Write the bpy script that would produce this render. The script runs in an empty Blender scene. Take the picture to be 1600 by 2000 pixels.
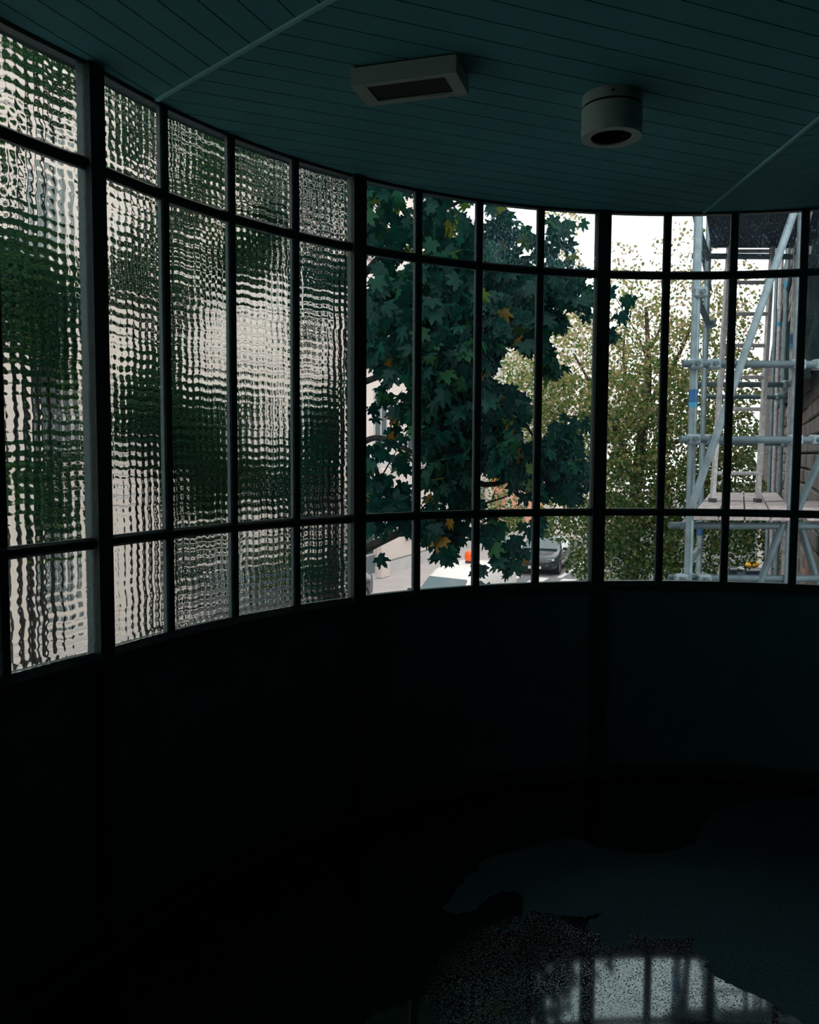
import bpy, bmesh, math, random
import numpy as np
from mathutils import Vector, Matrix, Euler

random.seed(7)
rng = np.random.default_rng(11)
scene = bpy.context.scene
COL = scene.collection

# ------------------------------------------------------------------ camera, sky, exposure
R = 2.4                                    # radius of the curved glazed bay (metres)
FPX = 1641.6                               # focal length in pixels of a 1600 px wide frame
EYE = 0.676 * R                            # eye height over the floor
PITCH, ROLL = 0.07069, 0.0055
CX, CY = 0.52444 * R, 0.74222 * R          # axis of the curved wall
T1, DT = 2.7719, 0.13311                   # angle of the first post, angle of one bay
ZC = EYE + 0.48745 * R                     # ceiling
ZU = EYE + 0.36276 * R                     # upper transom
ZL = EYE - 0.12072 * R                     # lower transom
ZS = EYE - 0.26462 * R                     # sill
STREET = EYE - 4.8                         # the street lies a storey lower

fwd = Vector((0, math.cos(PITCH), -math.sin(PITCH)))
up0 = Vector((0, math.sin(PITCH), math.cos(PITCH)))
rt = Vector((1, 0, 0)) * math.cos(ROLL) + up0 * math.sin(ROLL)
up = up0 * math.cos(ROLL) - Vector((1, 0, 0)) * math.sin(ROLL)
cam_data = bpy.data.cameras.new('camera')
cam = bpy.data.objects.new('camera', cam_data)
COL.objects.link(cam)
M = Matrix((rt, up, -fwd)).transposed().to_4x4()
M.translation = Vector((0, 0, EYE))
cam.matrix_world = M
cam_data.sensor_fit = 'HORIZONTAL'
cam_data.sensor_width = 36.0
cam_data.lens = 36.0 * FPX / 1600
cam_data.clip_start = 0.02
cam_data.clip_end = 500
scene.camera = cam

world = bpy.data.worlds.new('overcast_sky')
scene.world = world
world.use_nodes = True
bg = world.node_tree.nodes['Background']
bg.inputs['Color'].default_value = (1.0, 0.965, 0.955, 1)
bg.inputs['Strength'].default_value = 2.5

vs = scene.view_settings
vs.view_transform = 'Standard'
vs.look = 'None'
vs.exposure = 0.0
vs.gamma = 1.0
vs.use_curve_mapping = False
scene.display_settings.display_device = 'sRGB'
try:
    scene.cycles.max_bounces = 10
    scene.cycles.transparent_max_bounces = 24
    scene.cycles.transmission_bounces = 10
    scene.cycles.diffuse_bounces = 4
    scene.cycles.glossy_bounces = 4
    scene.cycles.use_denoising = True
except Exception:
    pass


def at(px, py, d):
    """a point seen at a pixel of the photograph, at depth d (metres along +Y)"""
    v = fwd + rt * ((px - 800) / FPX) + up * ((1000 - py) / FPX)
    return Vector((0, 0, EYE)) + v * (d / v.y)


# ------------------------------------------------------------------ materials
MATS = {}


def nodes_of(m):
    return m.node_tree.nodes, m.node_tree.links


def mat(name, col, rough=0.6, spec=0.5, metal=0.0, var=0.0, scale=8.0, bump=0.0, bscale=60.0, detail=4.0):
    if name in MATS:
        return MATS[name]
    m = bpy.data.materials.new(name)
    m.use_nodes = True
    N, L = nodes_of(m)
    b = N['Principled BSDF']
    b.inputs['Roughness'].default_value = rough
    b.inputs['Metallic'].default_value = metal
    b.inputs['Specular IOR Level'].default_value = spec
    b.inputs['Base Color'].default_value = (*col, 1)
    tc = N.new('ShaderNodeTexCoord')
    if var > 0:
        n = N.new('ShaderNodeTexNoise')
        n.inputs['Scale'].default_value = scale
        n.inputs['Detail'].default_value = detail
        r = N.new('ShaderNodeValToRGB')
        lo = tuple(max(0, c * (1 - var)) for c in col)
        hi = tuple(min(1, c * (1 + var)) for c in col)
        r.color_ramp.elements[0].position = 0.3
        r.color_ramp.elements[1].position = 0.7
        r.color_ramp.elements[0].color = (*lo, 1)
        r.color_ramp.elements[1].color = (*hi, 1)
        L.new(tc.outputs['Object'], n.inputs['Vector'])
        L.new(n.outputs['Fac'], r.inputs['Fac'])
        L.new(r.outputs['Color'], b.inputs['Base Color'])
    if bump > 0:
        n2 = N.new('ShaderNodeTexNoise')
        n2.inputs['Scale'].default_value = bscale
        n2.inputs['Detail'].default_value = 3
        bp = N.new('ShaderNodeBump')
        bp.inputs['Strength'].default_value = bump
        bp.inputs['Distance'].default_value = 0.01
        L.new(tc.outputs['Object'], n2.inputs['Vector'])
        L.new(n2.outputs['Fac'], bp.inputs['Height'])
        L.new(bp.outputs['Normal'], b.inputs['Normal'])
    MATS[name] = m
    return m


def leaf_mat(name, stops, rough=0.45, trans=0.35, attr=True, gloss=0.007):
    """leaf: diffuse and translucent, colour picked per leaf"""
    m = bpy.data.materials.new(name)
    m.use_nodes = True
    N, L = nodes_of(m)
    N.remove(N['Principled BSDF'])
    out = N['Material Output']
    if attr:
        a = N.new('ShaderNodeAttribute')
        a.attribute_name = 'leaf_random'
        src = a.outputs['Fac']
    else:
        a = N.new('ShaderNodeObjectInfo')
        src = a.outputs['Random']
    r = N.new('ShaderNodeValToRGB')
    els = r.color_ramp.elements
    while len(els) < len(stops):
        els.new(0.5)
    for e, (p, c) in zip(els, stops):
        e.position = p
        e.color = (*c, 1)
    L.new(src, r.inputs['Fac'])
    d = N.new('ShaderNodeBsdfDiffuse')
    t = N.new('ShaderNodeBsdfTranslucent')
    g = N.new('ShaderNodeBsdfGlossy')
    g.inputs['Roughness'].default_value = rough
    g.inputs['Color'].default_value = (0.9, 1.0, 1.0, 1)
    mx = N.new('ShaderNodeMixShader')
    mx.inputs[0].default_value = trans
    mg = N.new('ShaderNodeMixShader')
    L.new(r.outputs['Color'], d.inputs['Color'])
    L.new(r.outputs['Color'], t.inputs['Color'])
    L.new(d.outputs[0], mx.inputs[1])
    L.new(t.outputs[0], mx.inputs[2])
    mg.inputs[0].default_value = gloss
    L.new(mx.outputs[0], mg.inputs[1])
    L.new(g.outputs[0], mg.inputs[2])
    L.new(mg.outputs[0], out.inputs['Surface'])
    MATS[name] = m
    return m


def clear_glass(name, dust, haze=0.012):
    """flat window glass with rain-streaked dust on it"""
    m = bpy.data.materials.new(name)
    m.use_nodes = True
    N, L = nodes_of(m)
    N.remove(N['Principled BSDF'])
    out = N['Material Output']
    tr = N.new('ShaderNodeBsdfTransparent')
    tr.inputs['Color'].default_value = (0.93, 0.965, 0.96, 1)
    gl = N.new('ShaderNodeBsdfGlossy')
    gl.inputs['Roughness'].default_value = 0.0
    fr = N.new('ShaderNodeFresnel')
    fr.inputs['IOR'].default_value = 1.3
    mx = N.new('ShaderNodeMixShader')
    L.new(fr.outputs[0], mx.inputs[0])
    L.new(tr.outputs[0], mx.inputs[1])
    L.new(gl.outputs[0], mx.inputs[2])
    df = N.new('ShaderNodeBsdfTranslucent')
    df.inputs['Color'].default_value = (0.42, 0.64, 0.80, 1)
    geo = N.new('ShaderNodeNewGeometry')
    mp = N.new('ShaderNodeMapping')
    mp.inputs['Scale'].default_value = (1, 1, 0.45)
    L.new(geo.outputs['Position'], mp.inputs['Vector'])
    n1 = N.new('ShaderNodeTexNoise')          # fine specks and streaks
    n1.inputs['Scale'].default_value = 150
    n1.inputs['Detail'].default_value = 3
    L.new(mp.outputs[0], n1.inputs['Vector'])
    r1 = N.new('ShaderNodeMapRange')
    r1.inputs['From Min'].default_value = 0.55
    r1.inputs['From Max'].default_value = 0.72
    r1.inputs['To Min'].default_value = haze
    r1.inputs['To Max'].default_value = 1.0
    L.new(n1.outputs['Fac'], r1.inputs['Value'])
    n2 = N.new('ShaderNodeTexNoise')          # broad dirty patches
    n2.inputs['Scale'].default_value = 5
    n2.inputs['Detail'].default_value = 2
    L.new(mp.outputs[0], n2.inputs['Vector'])
    r2 = N.new('ShaderNodeMapRange')
    r2.inputs['From Min'].default_value = 0.35
    r2.inputs['From Max'].default_value = 0.7
    r2.inputs['To Min'].default_value = 0.08
    r2.inputs['To Max'].default_value = 1.0
    L.new(n2.outputs['Fac'], r2.inputs['Value'])
    mu = N.new('ShaderNodeMath')
    mu.operation = 'MULTIPLY'
    L.new(r1.outputs[0], mu.inputs[0])
    L.new(r2.outputs[0], mu.inputs[1])
    mu2 = N.new('ShaderNodeMath')
    mu2.operation = 'MULTIPLY'
    mu2.inputs[1].default_value = dust
    L.new(mu.outputs[0], mu2.inputs[0])
    m2 = N.new('ShaderNodeMixShader')
    L.new(mu2.outputs[0], m2.inputs[0])
    L.new(mx.outputs[0], m2.inputs[1])
    L.new(df.outputs[0], m2.inputs[2])
    L.new(m2.outputs[0], out.inputs['Surface'])
    MATS[name] = m
    return m


def textured_glass(name):
    m = bpy.data.materials.new(name)
    m.use_nodes = True
    N, L = nodes_of(m)
    N.remove(N['Principled BSDF'])
    out = N['Material Output']
    g = N.new('ShaderNodeBsdfGlass')
    g.inputs['Color'].default_value = (0.83, 0.875, 0.855, 1)
    g.inputs['Roughness'].default_value = 0.03
    g.inputs['IOR'].default_value = 1.5
    L.new(g.outputs[0], out.inputs['Surface'])
    MATS[name] = m
    return m


GRIT = (0.66, 2.38, 0.0)


def water_mat(name):
    """thin film of water over gritty flooring"""
    m = bpy.data.materials.new(name)
    m.use_nodes = True
    N, L = nodes_of(m)
    b = N['Principled BSDF']
    b.inputs['Base Color'].default_value = (0.003, 0.006, 0.007, 1)
    b.inputs['Roughness'].default_value = 0.05
    b.inputs['IOR'].default_value = 1.75
    b.inputs['Specular Tint'].default_value = (0.6, 0.92, 1.0, 1)
    geo = N.new('ShaderNodeNewGeometry')
    n1 = N.new('ShaderNodeTexNoise')
    n1.inputs['Scale'].default_value = 190
    n1.inputs['Detail'].default_value = 4
    L.new(geo.outputs['Position'], n1.inputs['Vector'])
    n2 = N.new('ShaderNodeTexNoise')
    n2.inputs['Scale'].default_value = 2.6
    n2.inputs['Detail'].default_value = 2
    L.new(geo.outputs['Position'], n2.inputs['Vector'])
    r1 = N.new('ShaderNodeMapRange')
    r1.inputs['From Min'].default_value = 0.56
    r1.inputs['From Max'].default_value = 0.72
    L.new(n1.outputs['Fac'], r1.inputs['Value'])
    r2 = N.new('ShaderNodeMapRange')
    r2.inputs['From Min'].default_value = 0.35
    r2.inputs['From Max'].default_value = 0.55
    r2.inputs['To Min'].default_value = 0.15
    L.new(n2.outputs['Fac'], r2.inputs['Value'])
    mu = N.new('ShaderNodeMath')
    mu.operation = 'MULTIPLY'
    L.new(r1.outputs[0], mu.inputs[0])
    L.new(r2.outputs[0], mu.inputs[1])
    bp = N.new('ShaderNodeBump')
    bp.inputs['Strength'].default_value = 0.35
    bp.inputs['Distance'].default_value = 0.004
    # the grit stands out of the water round one worn spot
    vm = N.new('ShaderNodeVectorMath')
    vm.operation = 'DISTANCE'
    vm.inputs[1].default_value = GRIT
    L.new(geo.outputs['Position'], vm.inputs[0])
    r3 = N.new('ShaderNodeMapRange')
    r3.inputs['From Min'].default_value = 0.05
    r3.inputs['From Max'].default_value = 0.62
    r3.inputs['To Min'].default_value = 1.0
    r3.inputs['To Max'].default_value = 0.02
    L.new(vm.outputs['Value'], r3.inputs['Value'])
    mu3 = N.new('ShaderNodeMath')
    mu3.operation = 'MULTIPLY'
    L.new(mu.outputs[0], mu3.inputs[0])
    L.new(r3.outputs[0], mu3.inputs[1])
    L.new(mu3.outputs[0], bp.inputs['Height'])
    L.new(bp.outputs['Normal'], b.inputs['Normal'])
    MATS[name] = m
    return m


mat('frame_steel', (0.018, 0.05, 0.053), 0.5, 0.3, var=0.25, scale=30, bump=0.25, bscale=90)
mat('ceiling_paint', (0.11, 0.37, 0.40), 0.7, 0.08, var=0.06, scale=3)
mat('ceiling_groove', (0.02, 0.04, 0.045), 0.9, 0.1)
mat('batten_paint', (0.28, 0.66, 0.66), 0.6, 0.1)
mat('panel_paint', (0.045, 0.15, 0.165), 0.55, 0.2, var=0.12, scale=5, bump=0.1, bscale=200)
mat('inner_wall', (0.05, 0.07, 0.07), 0.8, 0.2, var=0.1, scale=3)
mat('floor_screed', (0.014, 0.056, 0.066), 0.7, 0.15, var=0.45, scale=90, bump=0.5, bscale=180)
mat('lamp_white', (0.33, 0.45, 0.40), 0.5, 0.3, var=0.05, scale=12)
mat('lamp_dark', (0.004, 0.008, 0.008), 0.5, 0.2)
clear_glass('pane_clean', 0.05)
clear_glass('pane_dusty', 0.20)
clear_glass('pane_specked', 0.75, 0.02)
textured_glass('pane_cathedral')
water_mat('floor_water')
mat('galvanised', (0.20, 0.275, 0.31), 0.45, 0.5, metal=0.35, var=0.22, scale=14, bump=0.1)
mat('galvanised_dull', (0.085, 0.13, 0.15), 0.55, 0.4, metal=0.3, var=0.25, scale=11)
mat('aluminium', (0.42, 0.42, 0.43), 0.45, 0.5, metal=0.3, var=0.3, scale=30)
mat('blue_tape', (0.012, 0.10, 0.27), 0.5)
mat('light_blue_tape', (0.03, 0.28, 0.48), 0.5)
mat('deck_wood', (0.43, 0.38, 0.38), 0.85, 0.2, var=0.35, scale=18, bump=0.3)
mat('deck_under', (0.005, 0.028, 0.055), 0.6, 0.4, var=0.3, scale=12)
mat('netting', (0.012, 0.035, 0.04), 0.9, 0.1, var=0.35, scale=20)
mat('stone', (0.16, 0.15, 0.14), 0.9, 0.2, var=0.22, scale=3.5, bump=0.5, bscale=25)
mat('stone_warm', (0.24, 0.15, 0.11), 0.9, 0.2, var=0.22, scale=3.5, bump=0.5, bscale=25)
mat('stone_joint', (0.03, 0.03, 0.03), 1.0, 0.1)
mat('facade_plaster', (0.78, 0.68, 0.635), 0.9, 0.1, var=0.05, scale=0.7)
mat('facade_plinth', (0.60, 0.58, 0.58), 0.9, 0.1, var=0.08, scale=1.5)
mat('facade_line', (0.2, 0.2, 0.21), 0.8)
mat('window_glass_far', (0.10, 0.13, 0.14), 0.08, 0.6)
mat('window_frame_far', (0.6, 0.58, 0.56), 0.6)
mat('door_dark', (0.02, 0.045, 0.055), 0.4, 0.5, var=0.2, scale=6)
mat('door_kick', (0.12, 0.16, 0.17), 0.5)
mat('salmon', (0.75, 0.36, 0.25), 0.85, 0.1, var=0.12, scale=1.2)
mat('orange_sign', (0.85, 0.24, 0.02), 0.5)
mat('white_sign', (0.85, 0.82, 0.8), 0.5)
mat('pavement', (0.48, 0.435, 0.43), 0.95, 0.1, var=0.06, scale=1.2)
mat('asphalt', (0.19, 0.19, 0.2), 0.95, 0.1, var=0.1, scale=1.5)
mat('kerb_stone', (0.5, 0.48, 0.47), 0.95, 0.1, var=0.1, scale=2)
mat('road_paint', (0.72, 0.68, 0.66), 0.9, 0.1, var=0.06, scale=6)
mat('van_white', (0.86, 0.82, 0.80), 0.3, 0.5)
mat('car_black', (0.02, 0.035, 0.04), 0.12, 0.6)
mat('car_grey', (0.035, 0.04, 0.05), 0.2, 0.6)
mat('car_silver', (0.6, 0.58, 0.56), 0.3, 0.6)
mat('car_glass', (0.045, 0.085, 0.10), 0.06, 0.7)
mat('van_screen', (0.15, 0.21, 0.235), 0.08, 0.7)
mat('black_plastic', (0.02, 0.022, 0.024), 0.5)
mat('tyre_rubber', (0.012, 0.012, 0.012), 0.85)
mat('wheel_rim', (0.35, 0.36, 0.37), 0.35, metal=0.6)
mat('headlight', (0.75, 0.78, 0.8), 0.1, 0.8)
mat('number_plate', (0.8, 0.8, 0.78), 0.5)
mat('beacon_orange', (1.0, 0.13, 0.01), 0.3, 0.5)
mat('bin_dark', (0.025, 0.045, 0.05), 0.5, var=0.2, scale=7)
mat('bin_rim', (0.55, 0.58, 0.58), 0.5)
mat('bin_blue', (0.02, 0.035, 0.075), 0.5)
mat('parcel_yellow', (0.85, 0.40, 0.02), 0.6, var=0.3, scale=9)
mat('bark_dark', (0.022, 0.024, 0.022), 0.95, 0.1, var=0.4, scale=10, bump=0.5, bscale=30)
mat('bark_brown', (0.085, 0.065, 0.05), 0.95, 0.1, var=0.4, scale=10, bump=0.5, bscale=30)
mat('post_grey', (0.55, 0.57, 0.58), 0.5, var=0.1)
mat('board_grey', (0.22, 0.30, 0.34), 0.6)
MAPLE = [(0.0, (0.002, 0.024, 0.020)), (0.45, (0.003, 0.036, 0.028)), (0.72, (0.006, 0.055, 0.034)),
         (0.88, (0.018, 0.088, 0.026)), (0.955, (0.08, 0.13, 0.02)), (0.99, (0.22, 0.10, 0.015))]
MAPLE_ONE = [(p, c) for p, c in zip((0.0, 0.6, 0.86, 0.965, 0.995, 1.0), [c for _, c in MAPLE])]
leaf_mat('maple_leaf', MAPLE, 0.4, 0.4, True)
leaf_mat('maple_leaf_single', MAPLE_ONE, 0.4, 0.4, False)
STREETTREE = [(0.0, (0.03, 0.10, 0.035)), (0.35, (0.09, 0.19, 0.05)), (0.6, (0.24, 0.29, 0.09)),
              (0.8, (0.45, 0.41, 0.17)), (0.93, (0.52, 0.36, 0.19)), (1.0, (0.6, 0.45, 0.32))]
leaf_mat('street_tree_leaf', STREETTREE, 0.5, 0.5, True)
GREENTREE = [(0.0, (0.006, 0.028, 0.022)), (0.5, (0.014, 0.055, 0.028)), (0.8, (0.04, 0.11, 0.03)), (1.0, (0.13, 0.2, 0.05))]
leaf_mat('green_tree_leaf', GREENTREE, 0.5, 0.5, True)


# ------------------------------------------------------------------ mesh helpers
def mesh_of(name, verts, faces, mats, smooth=False, fmat=None):
    me = bpy.data.meshes.new(name)
    me.from_pydata([tuple(v) for v in verts], [], faces)
    if not isinstance(mats, (list, tuple)):
        mats = [mats]
    for k in mats:
        me.materials.append(MATS[k])
    if fmat is not None:
        me.polygons.foreach_set('material_index', fmat)
    if smooth:
        me.polygons.foreach_set('use_smooth', [True] * len(me.polygons))
    me.update()
    return me


def link(name, me, parent=None, loc=None, rz=None, **props):
    o = bpy.data.objects.new(name, me)
    COL.objects.link(o)
    if parent is not None:
        o.parent = parent
    if loc is not None:
        o.location = loc
    if rz is not None:
        o.rotation_euler = (0, 0, rz)
    for k, v in props.items():
        o[k] = v
    return o


def empty(name, loc=(0, 0, 0), rz=0.0, parent=None, **props):
    return link(name, None, parent, loc, rz, **props)


class MB:
    """collects shapes for one mesh"""

    def __init__(self):
        self.v, self.f = [], []

    def add(self, vs, fs):
        n = len(self.v)
        self.v += [tuple(v) for v in vs]
        self.f += [tuple(i + n for i in f) for f in fs]
        return self

    def box(self, a, b, bev=0.0):
        (x0, y0, z0), (x1, y1, z1) = a, b
        if bev <= 0:
            vs = [(x0, y0, z0), (x1, y0, z0), (x1, y1, z0), (x0, y1, z0), (x0, y0, z1), (x1, y0, z1), (x1, y1, z1), (x0, y1, z1)]
            return self.add(vs, [(3, 2, 1, 0), (4, 5, 6, 7), (0, 1, 5, 4), (1, 2, 6, 5), (2, 3, 7, 6), (3, 0, 4, 7)])
        bm = bmesh.new()
        bmesh.ops.create_cube(bm, size=1)
        for v in bm.verts:
            v.co = Vector(((x0 + x1) / 2 + v.co.x * (x1 - x0), (y0 + y1) / 2 + v.co.y * (y1 - y0), (z0 + z1) / 2 + v.co.z * (z1 - z0)))
        bmesh.ops.bevel(bm, geom=bm.edges[:], offset=bev, segments=1, affect='EDGES')
        bm.verts.index_update()
        self.add([v.co[:] for v in bm.verts], [[v.index for v in f.verts] for f in bm.faces])
        bm.free()
        return self

    def tube(self, pts, rad, n=10, cap=True):
        pts = [Vector(p) for p in pts]
        if not isinstance(rad, (list, tuple)):
            rad = [rad] * len(pts)
        rings = []
        ref = None
        for i, p in enumerate(pts):
            t = (pts[min(i + 1, len(pts) - 1)] - pts[max(i - 1, 0)]).normalized()
            if ref is None:
                ref = t.orthogonal().normalized()
            a = (ref - t * ref.dot(t))
            a = a.normalized() if a.length > 1e-6 else t.orthogonal().normalized()
            ref = a
            b = t.cross(a)
            rings.append([p + (a * math.cos(2 * math.pi * k / n) + b * math.sin(2 * math.pi * k / n)) * rad[i] for k in range(n)])
        vs = [v for r in rings for v in r]
        fs = []
        for i in range(len(pts) - 1):
            for k in range(n):
                k2 = (k + 1) % n
                fs.append((i * n + k, i * n + k2, (i + 1) * n + k2, (i + 1) * n + k))
        if cap:
            fs.append(tuple(range(n - 1, -1, -1)))
            fs.append(tuple(range((len(pts) - 1) * n, len(pts) * n)))
        return self.add(vs, fs)

    def lathe(self, prof, c=(0, 0, 0), n=40):
        vs, fs = [], []
        for r, z in prof:
            for k in range(n):
                a = 2 * math.pi * k / n
                vs.append((c[0] + r * math.cos(a), c[1] + r * math.sin(a), c[2] + z))
        for i in range(len(prof) - 1):
            for k in range(n):
                k2 = (k + 1) % n
                fs.append((i * n + k, i * n + k2, (i + 1) * n + k2, (i + 1) * n + k))
        return self.add(vs, fs)

    def prism(self, poly, z0, z1):
        n = len(poly)
        vs = [(x, y, z0) for x, y in poly] + [(x, y, z1) for x, y in poly]
        fs = [tuple(range(n - 1, -1, -1)), tuple(range(n, 2 * n))]
        fs += [(i, (i + 1) % n, n + (i + 1) % n, n + i) for i in range(n)]
        return self.add(vs, fs)

    def mesh(self, name, mats, smooth=False):
        return mesh_of(name, self.v, self.f, mats, smooth)

    def obj(self, name, mats, parent=None, smooth=False, **kw):
        return link(name, self.mesh(name, mats, smooth), parent, **kw)


def fix_normals(me):
    bm = bmesh.new()
    bm.from_mesh(me)
    bmesh.ops.recalc_face_normals(bm, faces=bm.faces[:])
    bm.to_mesh(me)
    bm.free()


def ang(i):
    """angle of glazing line i (1, 5, 9, 13 ... are the stout posts)"""
    return T1 - DT * (i - 1)


def on_arc(t, r=R):
    return Vector((CX + r * math.cos(t), CY + r * math.sin(t), 0))


# left of the first post the wall runs on as a straight flank with slightly wider bays
FLANK = Vector((-0.476, -0.880, 0)).normalized()
FLANK_BAY = 0.347
FLANK_T = math.atan2(-FLANK.x, FLANK.y)      # angle of its outward normal
FLANK_T = math.atan2(0.476, -0.880)


def line_at(i, off=0.0):
    """foot of glazing line i, off metres outwards"""
    if i >= 1:
        return on_arc(ang(i), R + off)
    n = Vector((math.cos(FLANK_T), math.sin(FLANK_T), 0))
    return on_arc(ang(1)) + FLANK * (FLANK_BAY * (1 - i)) + n * off


def line_rot(i):
    return ang(i) if i >= 1 else FLANK_T


def bay(i):
    """middle of the bay between lines i and i + 1, its turn and its stretch"""
    if i >= 1:
        return on_arc(ang(i) - DT / 2), ang(i) - DT / 2, 1.0
    return (line_at(i) + line_at(i + 1)) / 2, FLANK_T, FLANK_BAY / (R * 2 * math.sin(DT / 2))


# ------------------------------------------------------------------ floor and ceiling
FIRST, LAST = -6, 13  # out of view: extra left bays add light, right end walled early to cut it
T_B = ang(LAST)
BACK = -1.6


def arc_outline(r, n=96):
    pts = []
    for k in range(n + 1):
        t = T_B + (T1 - T_B) * k / n
        p = on_arc(t, r)
        pts.append((p.x, p.y))
    p = line_at(FIRST, r - R)
    pts.append((p.x, p.y))
    return pts


outer = arc_outline(R + 0.10)
room_poly = outer + [(outer[-1][0], BACK), (outer[0][0], BACK)]
fl = MB().prism(room_poly, -0.25, 0.0).obj('floor', 'floor_screed', kind='structure')
ce = MB().prism(room_poly, ZC + 0.012, ZC + 0.25).obj('ceiling', 'ceiling_groove', kind='structure')


def clip(poly, nx, ny, d):
    """keep the half plane nx*x + ny*y <= d"""
    out = []
    for i in range(len(poly)):
        a, b = poly[i], poly[(i + 1) % len(poly)]
        da, db = nx * a[0] + ny * a[1] - d, nx * b[0] + ny * b[1] - d
        if da <= 0:
            out.append(a)
        if (da < 0 < db) or (db < 0 < da):
            s = da / (da - db)
            out.append((a[0] + (b[0] - a[0]) * s, a[1] + (b[1] - a[1]) * s))
    return out


# boards run across wedges that meet in one point; light battens cover the joints between the wedges
AX, AY = 0.590 * R, 0.277 * R
BW = 0.0972
inner = arc_outline(R - 0.012, 160)
disc = inner + [(inner[-1][0], BACK + 0.02), (inner[0][0], BACK + 0.02)]


def add_board(poly, name='board'):
    if len(poly) < 3:
        return
    mb = MB().prism(poly, ZC, ZC + 0.012)
    mb.obj(name, 'ceiling_paint', ce)


wedges = [(math.radians(135.5), math.radians(181)), (math.radians(90), math.radians(135.5)), (math.radians(44.5), math.radians(90))]
for wi, (a0, a1) in enumerate(wedges):
    bis = (a0 + a1) / 2
    nx, ny = math.cos(bis), math.sin(bis)
    base = nx * AX + ny * AY
    wpoly = clip(disc, math.sin(a0), -math.cos(a0), math.sin(a0) * AX - math.cos(a0) * AY)
    wpoly = clip(wpoly, -math.sin(a1), math.cos(a1), -math.sin(a1) * AX + math.cos(a1) * AY)
    for k in range(0, 42):
        d0, d1 = base + k * BW + 0.0022, base + (k + 1) * BW - 0.0022
        p = clip(clip(wpoly, -nx, -ny, -d0), nx, ny, d1)
        if len(p) >= 3:
            add_board(p)
# the rest of the ceiling, behind the viewer
rest = clip(disc, -math.sin(math.radians(44.5)) * -1, -math.cos(math.radians(44.5)), math.sin(math.radians(44.5)) * AX - math.cos(math.radians(44.5)) * AY)
for k in range(-2, 30):
    y1 = AY - 0.02 - k * BW
    p = clip(clip(disc, 0, 1, min(y1 - 0.003, AY)), 0, -1, -(y1 - BW + 0.003))
    p = clip(p, 0, 1, AY - 0.004)
    if len(p) >= 3:
        add_board(p)
for a in (math.radians(44.5), math.radians(90), math.radians(135.5), math.radians(181)):
    d = Vector((math.cos(a), math.sin(a), 0))
    # length to the curved wall
    rel = Vector((AX - CX, AY - CY, 0))
    bq = rel.dot(d)
    ln = -bq + math.sqrt(bq * bq - rel.length_squared + (R - 0.015) ** 2)
    s = Vector((-d.y, d.x, 0)) * 0.0065
    p0, p1 = Vector((AX, AY, 0)), Vector((AX, AY, 0)) + d * ln
    q = [(p0 + s)[:2], (p0 - s)[:2], (p1 - s)[:2], (p1 + s)[:2]]
    MB().prism(q[::-1], ZC - 0.007, ZC).obj('batten', 'batten_paint', ce)

# solid walls behind and beside the viewer
MB().box((outer[-1][0] - 0.2, BACK, -0.25), (outer[-1][0], outer[-1][1], ZC + 0.25)).obj('wall_left', 'inner_wall', kind='structure')
MB().box((outer[0][0], BACK, -0.25), (outer[0][0] + 0.2, outer[0][1], ZC + 0.25)).obj('wall_right', 'inner_wall', kind='structure')
MB().box((outer[-1][0] - 0.2, BACK - 0.2, -0.25), (outer[0][0] + 0.2, BACK, ZC + 0.25)).obj('wall_back', 'inner_wall', kind='structure')

# ------------------------------------------------------------------ the curved glazed wall
H = DT / 2


def arc_profile(prof, a0, a1, n):
    """sweep a closed profile of (radial offset, z) along the arc, local to the point of the arc at angle 0"""
    vs, fs = [], []
    m = len(prof)
    for k in range(n + 1):
        a = a0 + (a1 - a0) * k / n
        for dr, z in prof:
            vs.append(((R + dr) * math.cos(a) - R, (R + dr) * math.sin(a), z))
    for k in range(n):
        for j in range(m):
            j2 = (j + 1) % m
            fs.append((k * m + j, k * m + j2, (k + 1) * m + j2, (k + 1) * m + j))
    fs.append(tuple(range(m - 1, -1, -1)))
    fs.append(tuple(n * m + j for j in range(m)))
    return vs, fs


def bar_profile(w_in, w_glass, d_in, d_out, zc):
    return [(-d_in, zc - w_in / 2), (-d_in, zc + w_in / 2), (-0.004, zc + w_glass / 2), (d_out, zc + w_glass / 2), (d_out, zc - w_glass / 2), (-0.004, zc - w_glass / 2)]


def vbar(w_in, w_glass, d_in, d_out, z0, z1):
    poly = [(-d_in, -w_in / 2), (-0.004, -w_glass / 2), (d_out, -w_glass / 2), (d_out, w_glass / 2), (-0.004, w_glass / 2), (-d_in, w_in / 2)]
    return MB().prism(poly, z0, z1)


me_transom = MB().add(*arc_profile(bar_profile(0.020, 0.037, 0.014, 0.016, 0), -H, H, 8)).mesh('transom', 'frame_steel')
fix_normals(me_transom)
me_mullion = vbar(0.027, 0.036, 0.010, 0.016, ZS, ZC).mesh('mullion', 'frame_steel')
fix_normals(me_mullion)
sill_prof = [(-0.020, -0.045), (-0.020, -0.024), (-0.004, 0.0), (0.03, 0.0), (0.03, -0.045)]
me_sill = MB().add(*arc_profile(sill_prof, -H, H, 8)).mesh('sill_rail', 'frame_steel')
fix_normals(me_sill)
top_prof = [(-0.012, -0.004), (-0.012, 0.0), (0.03, 0.0), (0.03, -0.009), (-0.004, -0.009)]
me_top = MB().add(*arc_profile(top_prof, -H, H, 8)).mesh('head_rail', 'frame_steel')
fix_normals(me_top)

half = R * math.sin(H) - 0.012


def flat_pane(z0, z1):
    return MB().box((-0.0025, -half, z0), (0.0015, half, z1))


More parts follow.
